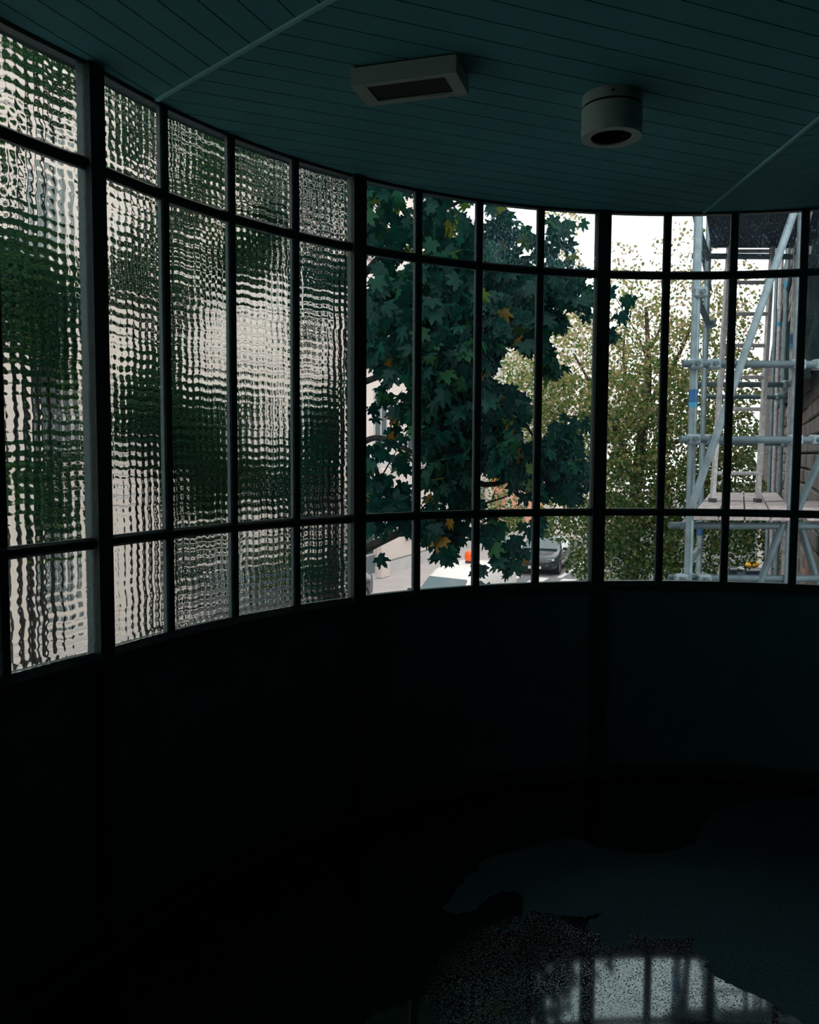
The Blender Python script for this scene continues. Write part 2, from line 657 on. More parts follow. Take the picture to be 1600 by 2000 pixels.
def cathedral_pane(z0, z1):
    """cast glass with a grid of small pillow-shaped lenses on the room side"""
    w = 2 * half
    nc = 10
    nr = max(3, round((z1 - z0) / 0.0305))
    S = 6
    nx, nz = nc * S, nr * S
    vs, fs = [], []
    Y = np.linspace(-half, half, nx + 1)
    Z = np.linspace(z0, z1, nz + 1)
    cw, ch = w / nc, (z1 - z0) / nr
    r0 = np.random.default_rng(int(z0 * 1000) + 3)
    jx, jz = r0.normal(0, 0.06, nr + 2), r0.normal(0, 0.07, nc + 2)
    for k, z in enumerate(Z):
        for i, y in enumerate(Y):
            u = (y + half) / cw
            v = (z - z0) / ch
            vv = v + 0.09 * math.sin(u * 2.1) + 0.05 * math.sin(u * 6.28)
            uu = u + 0.07 * math.sin(v * 1.7) + jx[min(int(max(v, 0)), nr)]
            fu = (uu % 1.0) * 2 - 1
            fv = (vv % 1.0) * 2 - 1
            h = 0.00055 * (1 - fu * fu) + 0.0010 * (1 - fv * fv)
            vs.append((-0.0035 - h, y, z))
    W = nx + 1
    for k in range(nz):
        for i in range(nx):
            a = k * W + i
            fs.append((a, a + 1, a + W + 1, a + W))
    n = len(vs)
    # flat outer face and rim
    vs += [(0.002, -half, z0), (0.002, half, z0), (0.002, half, z1), (0.002, -half, z1)]
    fs.append((n, n + 3, n + 2, n + 1))
    fs.append(tuple([n, n + 1] + [i for i in range(nx, -1, -1)]))
    fs.append(tuple([n + 2, n + 3] + [nz * W + i for i in range(nx + 1)]))
    fs.append(tuple([n + 1, n + 2] + [k * W + nx for k in range(nz, -1, -1)]))
    fs.append(tuple([n + 3, n] + [k * W for k in range(nz + 1)]))
    sm = [True] * (nx * nz) + [False] * 5
    me = mesh_of('pane', vs, fs, 'pane_cathedral')
    me.polygons.foreach_set('use_smooth', sm)
    fix_normals(me)
    return me


LEV = [(ZS - 0.002, ZL - 0.012), (ZL + 0.012, ZU - 0.012), (ZU + 0.012, ZC - 0.004)]
me_clear = [flat_pane(a, b).mesh('pane', 'pane_clean') for a, b in LEV]
me_dusty = [flat_pane(a, b).mesh('pane', 'pane_specked' if k == 2 else 'pane_dusty') for k, (a, b) in enumerate(LEV)]
me_cath = [cathedral_pane(a, b) for a, b in LEV]

me_post = vbar(0.064, 0.068, 0.024, 0.03, 0.0, ZC).mesh('post', 'frame_steel')
fix_normals(me_post)
groups = [(-6, -3), (-3, 1), (1, 5), (5, 9), (9, 13)]
post_no = 0
for i in (-6, -3, 1, 5, 9, 13):
    post_no += 1
    p = link('trim_%d' % post_no, me_post, None, line_at(i), line_rot(i), kind='structure')
    bolt = MB().lathe([(0.0, 0.004), (0.0045, 0.004), (0.007, 0.0), (0.007, -0.004)], n=10).obj('bolt', 'galvanised_dull', p)
    bolt.location = (-0.027, 0.012, ZC - 0.165)
    bolt.rotation_euler = (0, -math.pi / 2, 0)

for gi, (a, b) in enumerate(groups):
    w = empty('window_%d' % (gi + 1), (line_at(a) + line_at(b)) / 2 + Vector((0, 0, ZS)), 0, kind='structure')
    wl = w.location.copy()
    for i in range(a, b):
        base, t, sy = bay(i)
        base = base - wl
        made = []
        for z in (ZL, ZU):
            made.append(link('transom', me_transom, w, base + Vector((0, 0, z)), t))
        made.append(link('sill_rail', me_sill, w, base + Vector((0, 0, ZS)), t))
        made.append(link('head_rail', me_top, w, base + Vector((0, 0, ZC)), t))
        kind = me_cath if i < 5 else (me_clear if i < 7 else me_dusty)
        for j in range(3):
            made.append(link('pane', kind[j], w, base - Vector((0, 0, wl.z * 0)), t))
        if i > a:
            link('mullion', me_mullion, w, line_at(i) - wl, line_rot(i))
        for o in made:
            o.scale.y = sy

# parapet below the glass: one panel between each two posts, and a kick rail at the floor
wf = empty('wall_front', (CX, CY + R, 0), 0, kind='structure')
bf = empty('baseboard_front', (CX, CY + R, 0), 0, kind='structure')
for gi, (a, b) in enumerate(groups):
    t = (ang(a) + ang(b)) / 2
    hw = (ang(a) - ang(b)) / 2
    prof = [(0.0, 0.0), (0.0, ZS - 0.044), (0.09, ZS - 0.044), (0.09, 0.0)]
    mb = MB().add(*arc_profile(prof, -hw, hw, 30))
    me = mb.mesh('panel', 'panel_paint', smooth=False)
    fix_normals(me)
    if b <= 1:
        L3 = FLANK_BAY * (b - a)
        me = MB().box((0, -L3 / 2, 0), (0.09, L3 / 2, ZS - 0.044)).mesh('panel', 'panel_paint')
        t = FLANK_T
        mid = (line_at(a) + line_at(b)) / 2
    else:
        mid = on_arc(t)
    link('panel', me, wf, mid - wf.location, t)
    prof = [(-0.012, 0.0), (-0.012, 0.05), (-0.004, 0.06), (0.0, 0.06), (0.0, 0.0)]
    me = MB().add(*arc_profile(prof, -hw, hw, 30)).mesh('kick_rail', 'frame_steel')
    fix_normals(me)
    if b <= 1:
        me = MB().box((-0.012, -L3 / 2, 0), (0, L3 / 2, 0.06)).mesh('kick_rail', 'frame_steel')
    link('kick_rail', me, bf, mid - bf.location, t)
# outside band under and over the glass so that the bay reads as a building from outside
prof = [(0.0, 0.0), (0.0, 0.35), (0.14, 0.35), (0.14, 0.0)]

# ------------------------------------------------------------------ puddle of rainwater on the floor


def onfloor(px, py):
    v = fwd + rt * ((px - 800) / FPX) + up * ((1000 - py) / FPX)
    k = -EYE / v.z
    return (v.x * k, v.y * k)


def zpt(zx, zy):
    return onfloor(700 + zx * 0.5625, 1500 + zy * 0.5625)


dry_edge = [(1640, 95), (1480, 105), (1330, 120), (1240, 150), (1200, 200), (1165, 262), (1090, 285), (1000, 300), (930, 290), (830, 275), (790, 255), (740, 240), (690, 245), (640, 262), (560, 285),
            (470, 305), (430, 320), (415, 350), (370, 375), (350, 410), (320, 450), (290, 490), (330, 508), (400, 500), (430, 470), (470, 445), (490, 432),
            (550, 428), (575, 450), (570, 490), (555, 540), (520, 560), (480, 552), (500, 575), (560, 560), (590, 495), (650, 500), (690, 512), (740, 515), (790, 518), (850, 503), (800, 530), (790, 560), (835, 580), (850, 605), (885, 626), (920, 612),
            (942, 600), (945, 575), (1000, 585), (1060, 592), (1120, 588), (1165, 590), (1158, 620), (1180, 650), (1215, 668), (1200, 690), (1240, 725),
            (1300, 755), (1400, 800), (1500, 860), (1640, 960)]
edge = [zpt(*p) for p in dry_edge]
fine = []
for i in range(len(edge) - 1):
    for k in range(5):
        s = k / 5
        x = edge[i][0] * (1 - s) + edge[i + 1][0] * s
        y = edge[i][1] * (1 - s) + edge[i + 1][1] * s
        fine.append((x + random.gauss(0, 0.004), y + random.gauss(0, 0.004)))
pud = fine + [onfloor(1640, 2120), onfloor(1100, 2250), onfloor(500, 2200), (-1.6, 0.4)]
pud += [(line_at(i, -0.06).x, line_at(i, -0.06).y) for i in (-6, 0)] + [(on_arc(t, R - 0.06).x, on_arc(t, R - 0.06).y) for t in np.linspace(T1, math.radians(70), 60)]
mbp = MB().prism(pud, 0.0, 0.0012)
mep = mbp.mesh('puddle', 'floor_water')
fix_normals(mep)
link('puddle', mep, None, label='shallow black puddle of water spread over the dark floor', category='puddle')

# ------------------------------------------------------------------ ceiling lamps
lamp = empty('emergency_lamp', label='boxy pale lamp housing with dark recessed face, mounted on the ceiling', category='lamp')
hL = 0.058


def onplane(px, py, z):
    v = fwd + rt * ((px - 800) / FPX) + up * ((1000 - py) / FPX)
    k = (z - EYE) / v.z
    return Vector((v.x * k, v.y * k, z))


zb = ZC - hL
A_, B_ = onplane(684, 168, zb), onplane(891, 141, zb)
ex = (B_ - A_).normalized()
ey = Vector((-ex.y, ex.x, 0))
Ll = (B_ - A_).length
Wl = 0.5 * ((onplane(737, 208, zb) - A_).dot(ey) + (onplane(934, 181, zb) - A_).dot(ey))
lamp.location = A_ + ex * Ll / 2 + ey * Wl / 2 + Vector((0, 0, hL))
lamp.rotation_euler = (0, 0, math.atan2(ex.y, ex.x))
hx, hy = Ll / 2, Wl / 2
# hollow housing: side walls and a face rim round a recess
rx0, rx1, ry0, ry1 = -hx + 0.045, hx - 0.04, -hy + 0.022, hy - 0.028
hm = MB()
hm.box((-hx, -hy, -hL), (hx, ry0, -0.006)).box((-hx, ry1, -hL), (hx, hy, -0.006)).box((-hx, ry0, -hL), (rx0, ry1, -0.006)).box((rx1, ry0, -hL), (hx, ry1, -0.006))
hm.obj('housing', 'lamp_white', lamp)
MB().box((-hx + 0.008, -hy + 0.008, -0.006), (hx - 0.008, hy - 0.008, 0.0)).obj('back_plate', 'lamp_dark', lamp)
MB().box((rx0, ry0, -hL + 0.004), (rx1, ry1, -hL + 0.012)).obj('diffuser', 'lamp_dark', lamp)
MB().box((hx * 0.25, ry1 + 0.004, -hL - 0.002), (hx * 0.7, hy - 0.004, -hL)).obj('catch', 'lamp_white', lamp)

down = empty('downlight', label='round white surface-mounted downlight with a dark opening, on the ceiling', category='lamp')
down.location = onplane(1196, 189, ZC)
rD = 0.098
MB().lathe([(0.0, 0.0), (rD * 0.99, 0.0), (rD * 0.99, -0.034), (rD * 0.95, -0.034)]).obj('mount_ring', 'lamp_white', down)
MB().lathe([(rD * 0.93, -0.032), (rD * 0.93, -0.044)]).obj('shadow_gap', 'lamp_dark', down)
MB().lathe([(rD * 0.95, -0.042), (rD, -0.042), (rD, -0.105), (rD * 0.985, -0.105), (rD * 0.985, -0.1075), (rD, -0.1075), (rD, -0.132),
            (rD * 0.70, -0.132), (rD * 0.66, -0.128)]).obj('body', 'lamp_white', down)
MB().lathe([(rD * 0.68, -0.131), (rD * 0.62, -0.09), (rD * 0.3, -0.07), (0.0, -0.068)]).obj('reflector', 'lamp_dark', down)
MB().lathe([(0.0, -0.004), (0.006, -0.004), (0.006, 0.0)], n=12).obj('sensor', 'headlight', down).location = (-0.066, 0.022, -0.130)
sc = MB().lathe([(0.0, 0.003), (0.004, 0.003), (0.004, 0.0)], n=10).obj('screw', 'lamp_dark', down)
sc.location = (-0.02, -rD * 0.975, -0.018)
sc.rotation_euler = (math.pi / 2, 0, 0)

# ------------------------------------------------------------------ the street
SD = Vector((0.3847, 0.923, 0))          # direction of the street
SN = Vector((-0.923, 0.3847, 0))         # towards the far side (left)
F0 = Vector((-0.78, 33.0, STREET))       # foot of the facade across the street


def street_pt(s, n, z=0.0):
    """s metres along the street from the facade mark, n metres from that facade towards us"""
    return F0 + SD * s - SN * n + Vector((0, 0, z))


def strip(name, s0, s1, n0, n1, z0, z1, m, parent=None, **kw):
    o = F0.copy()
    o.z = 0
    q = [street_pt(s, n) for s, n in ((s0, n0), (s0, n1), (s1, n1), (s1, n0))]
    return MB().prism([(p.x, p.y) for p in q], STREET + z0, STREET + z1).obj(name, m, parent, **kw)


strip('road', -70, 130, 4.05, 13.4, -0.3, -0.12, 'asphalt', kind='structure')
strip('pavement', -70, 130, -1.0, 3.9, -0.3, 0.0, 'pavement', kind='structure')
strip('kerb', -70, 130, 3.9, 4.05, -0.3, 0.0, 'kerb_stone', kind='structure')
strip('pavement', -70, 130, 13.58, 40, -0.3, 0.0, 'pavement', kind='structure')
strip('kerb', -70, 130, 13.4, 13.58, -0.3, 0.0, 'kerb_stone', kind='structure')

# zebra crossing behind the van
zc = empty('zebra_crossing', street_pt(0, 8.0), 0, label='white painted zebra stripes on the road behind the white van', category='road marking')
for k in range(8):
    n0 = 4.2 + k * 1.1
    q = [street_pt(s, n) - zc.location for s, n in ((-1.6, n0), (-1.6, n0 + 0.55), (2.4, n0 + 0.55), (2.4, n0))]
    MB().prism([(p.x, p.y) for p in q], -0.12, -0.112).obj('stripe', 'road_paint', zc)
pk = empty('parking_bay', street_pt(6, 6.2), 0, label='pale painted line of the parking bay beside the black car', category='road marking')
for (s0, s1, n0, n1) in ((2.6, 12, 6.1, 6.3),):
    q = [street_pt(s, n) - pk.location for s, n in ((s0, n0), (s0, n1), (s1, n1), (s1, n0))]
    MB().prism([(p.x, p.y) for p in q], -0.12, -0.112).obj('painted_line', 'road_paint', pk)

# ------------------------------------------------------------------ pale building across the street
bA = empty('apartment_building', F0, math.atan2(SD.y, SD.x), label='long cream plaster apartment building across the street, partly behind the maple', category='building')
# local axes: x along the street, y away from us (behind the facade)
S0, S1 = -34.0, 62.0
MB().box((S0, 0.0, 0.55), (S1, 9.0, 15.5)).obj('wall', 'facade_plaster', bA)
MB().box((S0, -0.06, 0.0), (S1, 9.0, 0.5)).obj('plinth', 'facade_plinth', bA)
MB().box((S0, -0.03, 0.5), (S1, 9.0, 0.55)).obj('plinth_joint', 'facade_line', bA)
for z in (4.2, 8.0, 11.8):
    MB().box((S0, -0.16, z), (S1, 0.0, z + 0.3), 0.03).obj('string_course', 'facade_plinth', bA)
MB().box((S0, -0.5, 15.5), (S1, 9.2, 15.9), 0.05).obj('cornice', 'facade_plinth', bA)


def far_window(x, z, w, h, rail=False):
    f = MB().box((x - w / 2 - 0.12, -0.07, z - 0.14), (x + w / 2 + 0.12, 0.0, z)).obj('window_sill', 'window_frame_far', bA)
    fr = MB()
    for (a, b) in (((-w / 2, 0), (-w / 2 + 0.07, h)), ((w / 2 - 0.07, 0), (w / 2, h)), ((-0.035, 0), (0.035, h)), ((-w / 2, 0), (w / 2, 0.07)), ((-w / 2, h - 0.07), (w / 2, h))):
        fr.box((x + a[0], -0.03, z + a[1]), (x + b[0], 0.01, z + b[1]))
    o = fr.obj('window', 'window_frame_far', bA)
    MB().box((x - w / 2, -0.008, z), (x + w / 2, 0.004, z + h)).obj('window_pane', 'window_glass_far', o)
    if rail:
        g = MB()
        g.box((x - w / 2 - 0.1, -0.35, z + 0.9), (x + w / 2 + 0.1, -0.31, z + 0.95))
        for k in range(13):
            xx = x - w / 2 - 0.1 + k * (w + 0.2) / 12
            g.box((xx - 0.012, -0.345, z), (xx + 0.012, -0.32, z + 0.92))
        g.box((x - w / 2 - 0.15, -0.38, z - 0.1), (x + w / 2 + 0.15, 0.0, z))
        g.obj('balcony_railing', 'door_dark', bA)


for k in range(-10, 19):
    x = 3.2 * k + 2.3
    if S0 + 1 < x < S1 - 1:
        if not (-4.4 < x < 0.2) and not (13 < x < 26):
            far_window(x, 1.35, 1.25, 1.9)
        far_window(x, 4.9, 1.2, 2.3, rail=(k % 2 == 0))
        far_window(x, 8.7, 1.2, 2.2)
        far_window(x, 12.4, 1.2, 2.0)
# dark street door beside a projecting pilaster
d = MB().box((-3.1, -0.04, 0.25), (-1.5, 0.02, 3.1)).obj('door', 'door_dark', bA)
MB().box((-3.1, -0.07, 0.25), (-1.5, -0.04, 0.95)).obj('kick_plate', 'door_kick', d)
for xx in (-3.05, -2.3, -1.56):
    MB().box((xx - 0.03, -0.06, 0.95), (xx + 0.03, -0.035, 3.05)).obj('door_stile', 'window_frame_far', d)
MB().box((-3.1, -0.065, 0.95), (-1.5, -0.04, 1.0)).obj('door_rail', 'window_frame_far', d)
for xx in (-1.3, -3.95, 12.2):
    MB().box((xx, -0.28, 0.0), (xx + 0.75, 0.0, 4.2), 0.04).obj('pilaster', 'facade_plaster', bA)
# shop front farther along
MB().box((13.2, -0.05, 0.1), (25.5, 0.0, 3.7)).obj('shop_front', 'salmon', bA)
sg = MB().box((13.6, -0.32, 3.1), (17.2, -0.06, 4.1), 0.08).obj('shop_sign', 'orange_sign', bA)
MB().box((14.6, -0.34, 3.35), (16.2, -0.32, 3.85), 0.008).obj('sign_panel', 'white_sign', sg)
far_window(19.0, 0.6, 1.8, 2.2)
far_window(23.0, 0.6, 1.8, 2.2)

# ------------------------------------------------------------------ vehicles


def loft(stations, m, name, parent, smooth=True):
    """stations: (x, z_bottom, half_width, z_belt, half_width_top, z_top)"""
    vs, fs = [], []
    for (x, zb_, w, zbelt, wt, zt) in stations:
        half_ = [(w * 0.86, zb_), (w * 0.98, zb_ + 0.12), (w, (zb_ + zbelt) / 2), (w * 0.975, zbelt), (wt, zt - 0.05 * min(1, (zt - zbelt) * 3)), (wt * 0.82, zt - 0.01), (0.0, zt)]
        ring = half_ + [(-y, z) for y, z in half_[-2::-1]]
        vs += [(x, y, z) for y, z in ring]
    m_ = len(vs) // len(stations)
    for i in range(len(stations) - 1):
        for j in range(m_):
            j2 = (j + 1) % m_
            fs.append((i * m_ + j, i * m_ + j2, (i + 1) * m_ + j2, (i + 1) * m_ + j))
    fs.append(tuple(range(m_)))
    fs.append(tuple((len(stations) - 1) * m_ + j for j in range(m_ - 1, -1, -1)))
    me = mesh_of(name, vs, fs, m, smooth)
    fix_normals(me)
    o = link(name, me, parent)
    return o


def quad(name, pts, m, parent, off=0.012):
    """a slightly raised panel with thickness on a body"""
    p = [Vector(q) for q in pts]
    n = (p[1] - p[0]).cross(p[-1] - p[0]).normalized()
    k = len(p)
    vs = [q + n * off for q in p] + [q - n * 0.02 for q in p]
    fs = [tuple(range(k)), tuple(range(2 * k - 1, k - 1, -1))] + [(i, k + i, k + (i + 1) % k, (i + 1) % k) for i in range(k)]
    return link(name, mesh_of(name, vs, fs, m), parent)


def wheels(parent, xs, w, r=0.31):
    for x in xs:
        for s in (-1, 1):
            t = MB().lathe([(r * 0.62, -0.1), (r * 0.95, -0.1), (r, -0.06), (r, 0.06), (r * 0.95, 0.1), (r * 0.62, 0.1)], n=24).obj('wheel', 'tyre_rubber', parent)
            t.location = (x, s * (w - 0.09), r)
            t.rotation_euler = (math.pi / 2, 0, 0)
            MB().lathe([(0.0, 0.085), (r * 0.3, 0.095), (r * 0.63, 0.085), (r * 0.63, -0.085), (0.0, -0.085)], n=24).obj('rim', 'wheel_rim', t)


def make_van(pos, rz, body='van_white', label='', beacon=True):
    t = empty('van', pos, rz, label=label, category='van')
    st = [(2.02, 0.45, 0.62, 0.62, 0.58, 0.64), (1.98, 0.3, 0.76, 0.70, 0.70, 0.76), (1.75, 0.24, 0.82, 0.80, 0.74, 0.90), (1.2, 0.22, 0.86, 0.92, 0.78, 1.02), (1.02, 0.22, 0.87, 0.95, 0.78, 1.06),
          (0.42, 0.22, 0.88, 0.98, 0.68, 1.55), (0.05, 0.22, 0.88, 0.98, 0.69, 1.73), (-0.5, 0.22, 0.88, 0.98, 0.70, 1.82), (-1.2, 0.22, 0.88, 0.98, 0.70, 1.83), (-1.85, 0.22, 0.87, 0.98, 0.69, 1.78), (-2.05, 0.28, 0.84, 0.95, 0.66, 1.68), (-2.12, 0.4, 0.8, 0.9, 0.6, 1.1)]
    loft(st, body, 'body', t)
    quad('windscreen', [(1.03, -0.70, 1.075), (1.03, 0.70, 1.075), (0.46, 0.60, 1.535), (0.46, -0.60, 1.535)], 'van_screen', t, 0.02)
    for s in (-1, 1):
        p = [(0.80, s * 0.845, 1.04), (0.36, s * 0.72, 1.46), (-0.45, s * 0.725, 1.50), (-0.45, s * 0.86, 1.04)]
        quad('side_window', p if s > 0 else p[::-1], 'car_glass', t, 0.03)
        mr = MB().box((0.78, s * 0.90 - 0.05, 1.02), (0.90, s * 1.06 + 0.0, 1.22) if s > 0 else (0.90, s * 0.90 + 0.05, 1.22), 0.03)
        if s < 0:
            mr = MB().box((0.78, -1.06, 1.02), (0.90, -0.86, 1.22), 0.03)
        mr.obj('mirror', 'black_plastic', t)
        h = MB().box((1.84, s * 0.66 - 0.12, 0.66), (2.0, s * 0.66 + 0.12, 0.82), 0.04).obj('headlight', 'headlight', t)
        wp = MB().tube([(1.08, s * 0.3 - 0.05, 1.085), (0.82, s * 0.3 + 0.3, 1.29)], 0.012, 6).obj('wiper', 'black_plastic', t)
    MB().box((1.93, -0.42, 0.5), (2.06, 0.42, 0.64), 0.02).obj('grille', 'black_plastic', t)
    MB().box((1.05, -0.6, 1.03), (1.13, 0.6, 1.062), 0.01).obj('cowl_vent', 'black_plastic', t)
    MB().box((2.03, -0.25, 0.33), (2.065, 0.25, 0.44)).obj('number_plate', 'number_plate', t)
    wheels(t, (1.3, -1.35), 0.88, 0.31)
    if beacon:
        b = empty('beacon', (-0.75, -0.05, 1.82), 0, t)
        MB().lathe([(0.0, 0.0), (0.13, 0.0), (0.13, 0.07), (0.0, 0.07)], n=20).obj('beacon_base', 'black_plastic', b)
        MB().lathe([(0.125, 0.07), (0.15, 0.14), (0.15, 0.24), (0.12, 0.32), (0.06, 0.345), (0.0, 0.35)], n=20).obj('beacon_dome', 'beacon_orange', b, smooth=True)
    return t


def make_car(pos, rz, body, label):
    t = empty('car', pos, rz, label=label, category='car')
    st = [(2.0, 0.42, 0.60, 0.55, 0.52, 0.58), (1.95, 0.26, 0.78, 0.62, 0.68, 0.68), (1.65, 0.2, 0.85, 0.72, 0.74, 0.80), (1.0, 0.2, 0.88, 0.82, 0.78, 0.90), (0.85, 0.2, 0.885, 0.84, 0.78, 0.94),
          (0.12, 0.2, 0.89, 0.88, 0.62, 1.36), (-0.35, 0.2, 0.89, 0.9, 0.63, 1.43), (-1.1, 0.2, 0.89, 0.91, 0.62, 1.41), (-1.65, 0.2, 0.88, 0.92, 0.58, 1.26), (-1.95, 0.22, 0.86, 0.9, 0.62, 0.96), (-2.05, 0.35, 0.8, 0.8, 0.6, 0.82)]
    loft(st, body, 'body', t)
    quad('windscreen', [(0.86, -0.70, 0.965), (0.86, 0.70, 0.965), (0.17, 0.55, 1.345), (0.17, -0.55, 1.345)], 'car_glass', t, 0.02)
    quad('rear_window', [(-1.92, 0.55, 0.99), (-1.92, -0.55, 0.99), (-1.66, -0.50, 1.25), (-1.66, 0.50, 1.25)], 'car_glass', t, 0.02)
    for s in (-1, 1):
        for (a, b, c, d_) in (((0.62, 0.93), (0.02, 1.28), (-0.42, 1.34), (-0.42, 0.95)), ((-0.48, 0.95), (-0.48, 1.34), (-1.1, 1.32), (-1.5, 0.97))):
            def yy(z):
                return s * (0.872 - (z - 0.88) / 0.5 * 0.235)
            p = [(q[0], yy(q[1]), q[1]) for q in (a, b, c, d_)]
            quad('side_window', p if s > 0 else p[::-1], 'car_glass', t, 0.02)
        MB().box((0.55, s * 0.98 - 0.09, 0.92), (0.68, s * 0.98 + 0.09, 1.05), 0.03).obj('mirror', body, t)
        MB().box((1.78, s * 0.62 - 0.15, 0.56), (1.96, s * 0.62 + 0.15, 0.68), 0.03).obj('headlight', 'headlight', t)
        MB().box((0.1, s * 0.905 - 0.015, 0.78), (0.3, s * 0.905 + 0.015, 0.81)).obj('door_handle', 'black_plastic', t)
    MB().box((1.94, -0.4, 0.4), (2.03, 0.4, 0.54), 0.02).obj('grille', 'black_plastic', t)
    MB().box((2.01, -0.26, 0.28), (2.045, 0.26, 0.39)).obj('number_plate', 'number_plate', t)
    wheels(t, (1.25, -1.3), 0.89, 0.31)
    return t


HEAD = math.atan2(-SD.y, -SD.x)           # facing back down the street towards us
pv = at(893, 1120, 22.9)
van = make_van((pv.x, pv.y, STREET - 0.12), HEAD - 0.22, label='white van with an orange roof beacon parked behind the maple branches')
pc = at(1063, 1090, 35.5)
make_car((pc.x, pc.y, STREET - 0.12), HEAD + 0.05, 'car_black', 'black hatchback parked facing the viewer farther up the street')
pc2 = at(480, 1100, 21.2)
make_car((pc2.x, pc2.y, STREET), HEAD, 'car_grey', 'dark car blurred behind the patterned glass, two bays left of the post')
pc3 = at(625, 1110, 25.2)
make_car((pc3.x, pc3.y, STREET), HEAD, 'car_grey', 'dark car blurred behind the patterned bay next to the clear glass')

ab = empty('sandwich_board', street_pt(9.6, 1.7), HEAD, label='small grey folding sign standing on the pavement beyond the white van', category='sign')
for s in (-1, 1):
    o = MB().box((-0.02, -0.28, 0.12), (0.02, 0.28, 0.95)).obj('board', 'board_grey', ab)
    o.location = (s * 0.17, 0, 0)
    o.rotation_euler = (0, -s * 0.18, 0)
    for q in (-1, 1):
        l_ = MB().box((-0.02, -0.02, -0.005), (0.02, 0.02, 0.3)).obj('leg', 'board_grey', ab)
        l_.location = (s * 0.19, q * 0.24, 0)
        l_.rotation_euler = (0, -s * 0.18, 0)


def lamp_post(px, d, h, label):
    b = at(px, 884, d)
    t = empty('lamp_post', (b.x, b.y, STREET), 0, label=label, category='lamp post')
    MB().tube([(0, 0, 0), (0, 0, h)], [0.09, 0.055], 12).obj('pole', 'post_grey', t)
    MB().lathe([(0.0, 0.0), (0.16, 0.0), (0.14, 0.5), (0.1, 0.6), (0.0, 0.6)], n=16).obj('base', 'post_grey', t)
    MB().tube([(0, 0, h - 0.05), (-0.3, -0.2, h + 0.25), (-0.9, -0.5, h + 0.3)], 0.04, 8).obj('arm', 'post_grey', t)
    MB().box((-1.5, -0.72, h + 0.22), (-0.85, -0.42, h + 0.36), 0.04).obj('lamp_head', 'post_grey', t)


lamp_post(1022, 38, 9.0, 'tall thin grey street lamp between the maple and the yellowing tree')
lamp_post(994, 42, 9.6, 'far pale street lamp half hidden by the edge of the maple')

# bins by the stone wall
for k, (px, py, m, wv, lab) in enumerate(((1440, 1108, 'bin_dark', 0.85, 'dark round-topped bin with a pale rim below the scaffold'), (1468, 1111, 'bin_blue', 0.62, 'open dark blue bin holding a yellow parcel below the scaffold'))):
    b = at(px, py, 27.0 - 1.6 * k)
    t = empty('bin', (b.x, b.y, STREET), 0.0, label=lab, category='bin')
    hgt = b.z - STREET
    MB().add(*((lambda w0, w1, hh: ([(-w0, -w0, 0), (w0, -w0, 0), (w0, w0, 0), (-w0, w0, 0), (-w1, -w1, hh), (w1, -w1, hh), (w1, w1, hh), (-w1, w1, hh)], [(3, 2, 1, 0), (0, 1, 5, 4), (1, 2, 6, 5), (2, 3, 7, 6), (3, 0, 4, 7), (4, 5, 6, 7)]))(wv * 0.42, wv * 0.5, hgt))).obj('bin_body', m, t)
    r_ = MB()
    e = wv * 0.52
    for (a, c) in (((-e, -e), (e, -e + 0.04)), ((-e, e - 0.04), (e, e)), ((-e, -e), (-e + 0.04, e)), ((e - 0.04, -e), (e, e))):
        r_.box((a[0], a[1], hgt - 0.02), (c[0], c[1], hgt + 0.03))
    r_.obj('bin_rim', 'bin_rim', t)
    if k == 0:
        MB().lathe([(e * 1.0, 0.03), (e * 0.85, 0.14), (e * 0.5, 0.2), (0, 0.22)], n=20).obj('bin_lid', 'bin_dark', t).location = (0, 0, hgt)
    else:
        bm = bmesh.new()
        bmesh.ops.create_icosphere(bm, subdivisions=2, radius=0.22)
        for v in bm.verts:
            v.co = Vector((v.co.x * 1.0, v.co.y * 0.9, v.co.z * 0.5)) * (1 + random.uniform(-0.12, 0.12))
        me = bpy.data.meshes.new('parcel')
        bm.to_mesh(me)
        bm.free()
        me.materials.append(MATS['parcel_yellow'])
        link('parcel', me, None, (b.x + 0.02, b.y, b.z + 0.125), label='crumpled yellow parcel lying in the open dark blue bin', category='parcel')

# ------------------------------------------------------------------ stone building on our side of the street
WS = 0.41
WX0 = 0.62
wallO = Vector((WX0 + WS * 6.0, 6.0, STREET))
WD = Vector((WS, 1.0, 0)).normalized()
sb = empty('stone_building', wallO, math.atan2(WD.y, WD.x), label='rusticated stone building at the edge of the view behind the scaffold', category='building')
# local x along the street (away), local y to the left (street side); stones project towards +y
HB = 9.5
MB().box((0.0, -6.0, 0.0), (60.0, 0.0, HB)).obj('wall_core', 'stone_joint', sb)
CH = 0.172
smeshes = []
for k in range(5):
    bm_ = MB().box((0.012, -0.02, 0.01), (0.80 - 0.012, 0.045 + 0.008 * k, CH - 0.012), 0.012)
    smeshes.append([bm_.mesh('stone_block', 'stone'), bm_.mesh('stone_block', 'stone_warm')])
rowz = [r_ * CH for r_ in range(int(HB / CH))]
rest_mb = MB()
nb = 0
for r_, z in enumerate(rowz):
    off = 0.4 if r_ % 2 else 0.0
    for c_ in range(0, 75):
        x = c_ * 0.8 - off
        if x < 0 or x > 59.2:
            continue
        near = 0.8 <= x <= 11 and STREET + z > EYE - 2.6 and STREET + z < EYE + 1.2
        if near and nb < 299:
            nb += 1
            o = link('stone_block', smeshes[random.randrange(5)][1 if random.random() < 0.08 else 0], sb, (x, 0, z))
        else:
            rest_mb.box((x + 0.012, -0.02, z + 0.01), (x + 0.788, 0.045 + 0.03 * random.random(), z + CH - 0.012))
o = rest_mb.obj('stonework', 'stone', sb)
o['kind'] = 'stuff'

